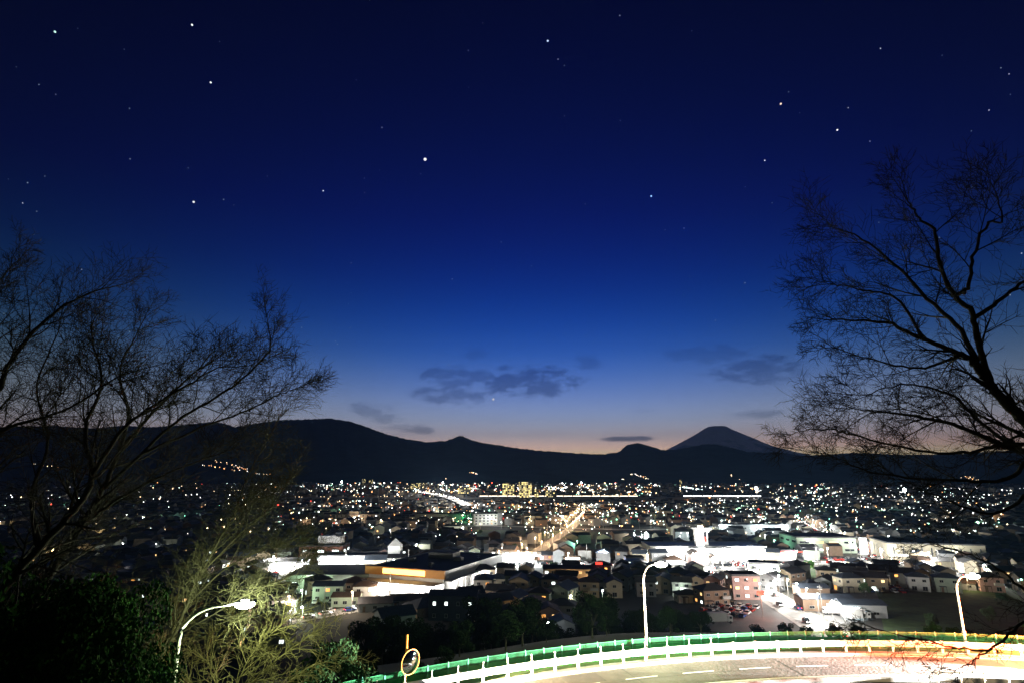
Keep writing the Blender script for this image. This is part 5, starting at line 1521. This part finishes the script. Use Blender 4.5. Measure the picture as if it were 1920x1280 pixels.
    # lamps strung along the far roads
    for (xa, ya, xb, yb, cnt, k) in ((792, 922, 874, 944, 230, 0), (480, 932, 880, 930, 60, 1), (300, 951, 760, 950, 70, 2), (1060, 947, 1440, 942, 90, 1), (1440, 935, 1900, 937, 110, 1), (590, 949, 770, 947, 40, 0), (1180, 940, 1320, 937, 46, 2), (1065, 989, 1092, 964, 30, 1), (1500, 978, 1545, 1000, 24, 0), (540, 962, 660, 960, 22, 2)):
        for i in range(cnt):
            f = (i + r.uniform(-.3, .3)) / cnt; px, py = xa + (xb - xa) * f, ya + (yb - ya) * f; p = G(px, py); dot(p.x, p.y, 1.2, mpp(p) * r.uniform(.45, .8), k if r.random() < .8 else r.choice((0, 1, 4)))
    for _ in range(46):
        y = r.uniform(620, 2600); x = r.uniform(-.85, .95) * y; a = r.choice((0.08, 0.05, -.1, 1.45, 1.7, 1.2)) + r.uniform(-.12, .12); L = r.uniform(150, 520) * (1 if abs(a) < .5 else .8)
        k = r.choice((0, 1, 1, 2, 0, 3)); n = int(L / r.uniform(14, 30)); big = r.choice((.5, .6, .9))
        if x < -.45 * y and r.random() < .6: continue
        for i in range(n):
            u = (i / n - .5) * L + r.uniform(-3, 3); X, Yq = x + math.cos(a) * u, y + math.sin(a) * u
            if Yq < 560 or 1150 < Yq < 1330: continue
            dot(X, Yq, 6, mpp((X, Yq, 0)) * big * r.uniform(.7, 1.2), k if r.random() < .85 else 0)
    for i in range(len(ST_far) - 1):
        p, q = ST_far[i], ST_far[i + 1]; n = max(2, int((q - p).length / 9))
        for j in range(n):
            c_ = p.lerp(q, j / n); dot(c_.x + r.uniform(-5, 5), c_.y, 9 + r.uniform(.6, 3), mpp(c_) * r.uniform(.5, .9), 0 if r.random() < .8 else 1)
    for (x_, y_, z_) in city_far: point_light(None, (x_, y_, z_ + 9), 60000, (1, .95, .88), 1)
    o = mb.obj('distant_city_lights', cols); tag(o, 'countless white and amber lights of the far town', None, kind='stuff')
    for px, py, w_, rgb, nm in ((640, 915, 6e4, (.5, 1, .9), 0), (830, 918, 5e4, (1, .8, .6), 1), (1090, 918, 5e4, (1, .85, .7), 1), (980, 932, 2e4, (1, .8, .35), 1), (1420, 940, 2e4, (1, .9, .8), 0), (1700, 945, 2e4, (1, .95, .9), 0)):
        p = G(px, py); t = thing('floodlight_mast', 'tall stadium lamp among the far lights, ' + {640: 'teal-white, left of centre', 830: 'above the bright bridge road', 1090: 'in the bright strip right of centre', 980: 'below the yellow towers', 1420: 'amid the right-hand lights', 1700: 'far right behind branches'}[px], 'floodlight', p)
        b = MB(); b.tube([(0, 0, 0), (0, 0, 25)], .5, 6); b.obj('mast', M_galv, t); q = MB(); q.ball((0, 0, 0), 3.0 if nm == 0 else 2.2, 8, 5); q.obj('floodlight', M_flood, t, (0, 0, 25)); point_light(t, (0, -5, 22), w_, rgb, 2)


far_town()

# ------------------------------------------------------------------ unseen cars added past the ends of the bend to light it


def bend_cars():
    def put(theta, r, ahead, colr, label, beam, tail, **k):
        p = arc(theta, r, ZR); ang = -theta + (0 if ahead > 0 else math.pi); car((p.x, p.y), ang, colr, label, 'unseen cars on the hill road', True, beam, ZR + .004, tail, **k)
    put(R(17.8), CR - 4.6, -1, 'white', 'unseen white car added right of the bend, its headlights lighting the road', 1.1e6, 0, yaw=12, spread=28)
    put(R(18.5), CR - 1.9, 1, 'silver', 'unseen silver car added right of the bend, tail lights reddening the road', 0, 4e5, tyaw=-8)
    put(R(-31.5), CR - 1.9, 1, 'white', 'unseen white car added below the bend, its headlights lighting the road', 1.1e5, 0, bcol=(1, .78, .45), yaw=-6, spread=60)


bend_cars()

# ------------------------------------------------------------------ stars


def stars():
    D = 60000.0
    br = [((797, 299), 4.2, (1, 1, 1), 'brightest white star, high left of centre'), ((1027, 77), 2.6, (.5, .7, 1), 'blue star near the top edge, right of centre'), ((1221, 368), 2.6, (.3, .6, 1), 'blue star midway down, right of centre'), ((363, 379), 2.6, (.9, 1, 1), 'white star above the left tree crown'),
          ((103, 60), 2.2, (.6, 1, .95), 'pale star in the upper left corner'), ((360, 47), 2.3, (.9, 1, 1), 'upper of two stars in the upper left'), ((395, 155), 2.3, (.9, 1, 1), 'lower of two stars in the upper left'), ((1464, 195), 2.5, (1, .75, .6), 'orange star in the upper right'),
          ((1570, 244), 2.2, (.95, .95, 1), 'white star right of the orange star'), ((925, 748), 2.8, (1, .92, .85), 'low star beside the small clouds above the ridge'), ((606, 358), 1.7, (.8, .95, 1), 'faint star left of the brightest star'), ((1434, 301), 1.7, (.9, .9, 1), 'faint star below the orange star')]
    for (px, py), s, c, lb_ in br:
        d = ray(px, py).normalized() * D; q = MB(); q.ball((0, 0, 0), s * .5 * D / FPX * 1.25, 8, 6); tag(q.obj('star', emit('star_%d_%d' % (px, py), c, 1.3), None, (d.x, d.y, d.z + CAMZ)), lb_, 'star', 'bright stars')
    r = random.Random(6); mb = MB(); m1 = [emit('faint_star_a', (.5, .75, .9), .45), emit('faint_star_b', (.7, .8, 1), .9)]
    for i in range(150):
        px, py = r.uniform(-200, 2100), r.uniform(-200, 700); d = ray(px, py).normalized() * D; q = D / FPX * r.uniform(.5, 1.0); x, y, z = d.x, d.y, d.z + CAMZ
        mb.ball((x, y, z), q, 6, 4, 0 if r.random() < .7 else 1)
    tag(mb.obj('faint_stars', m1), 'scatter of faint stars across the dark blue sky', None, kind='stuff')


stars()

# ------------------------------------------------------------------ evening haze
def build_haze():
    M = bpy.data.materials.new('evening_haze'); M.use_nodes = True; N = M.node_tree.nodes; N.clear()
    o = N.new('ShaderNodeOutputMaterial'); v = N.new('ShaderNodeVolumePrincipled')
    v.inputs['Color'].default_value = (.30, .58, 1, 1); v.inputs['Density'].default_value = HAZE; v.inputs['Anisotropy'].default_value = .3
    M.node_tree.links.new(v.outputs[0], o.inputs['Volume'])
    b = MB(); b.box((0, 15500, 1149), (64000, 34000, 2300)); h = b.obj('haze', M); h['kind'] = 'stuff'


HAZE = 4.4e-5
build_haze()


# ------------------------------------------------------------------ labels: look-alikes told apart by their order across the town
def single_out():
    O = ['leftmost', 'second from left', 'third from left', 'fourth from left', 'fifth from left', 'sixth from left', 'seventh from left', 'eighth from left', 'ninth from left', 'tenth from left', 'eleventh from left', 'twelfth from left', 'thirteenth from left', 'fourteenth from left', 'fifteenth from left', 'sixteenth from left', 'seventeenth from left', 'eighteenth from left', 'nineteenth from left', 'twentieth from left', 'twenty-first from left', 'twenty-second from left', 'twenty-third from left', 'twenty-fourth from left']
    by = {}
    for o in S.objects:
        if o.parent is None and o.get('label') and o.get('category'): by.setdefault(o['label'], []).append(o)
    for lb_, lst in by.items():
        if len(lst) < 2: continue
        lst.sort(key=lambda o: pix(o.location)[0])
        for i, o in enumerate(lst):
            if len(lst) > 25: break
            o['label'] = lb_ + ', ' + ('rightmost' if i == len(lst) - 1 else O[i])


single_out()
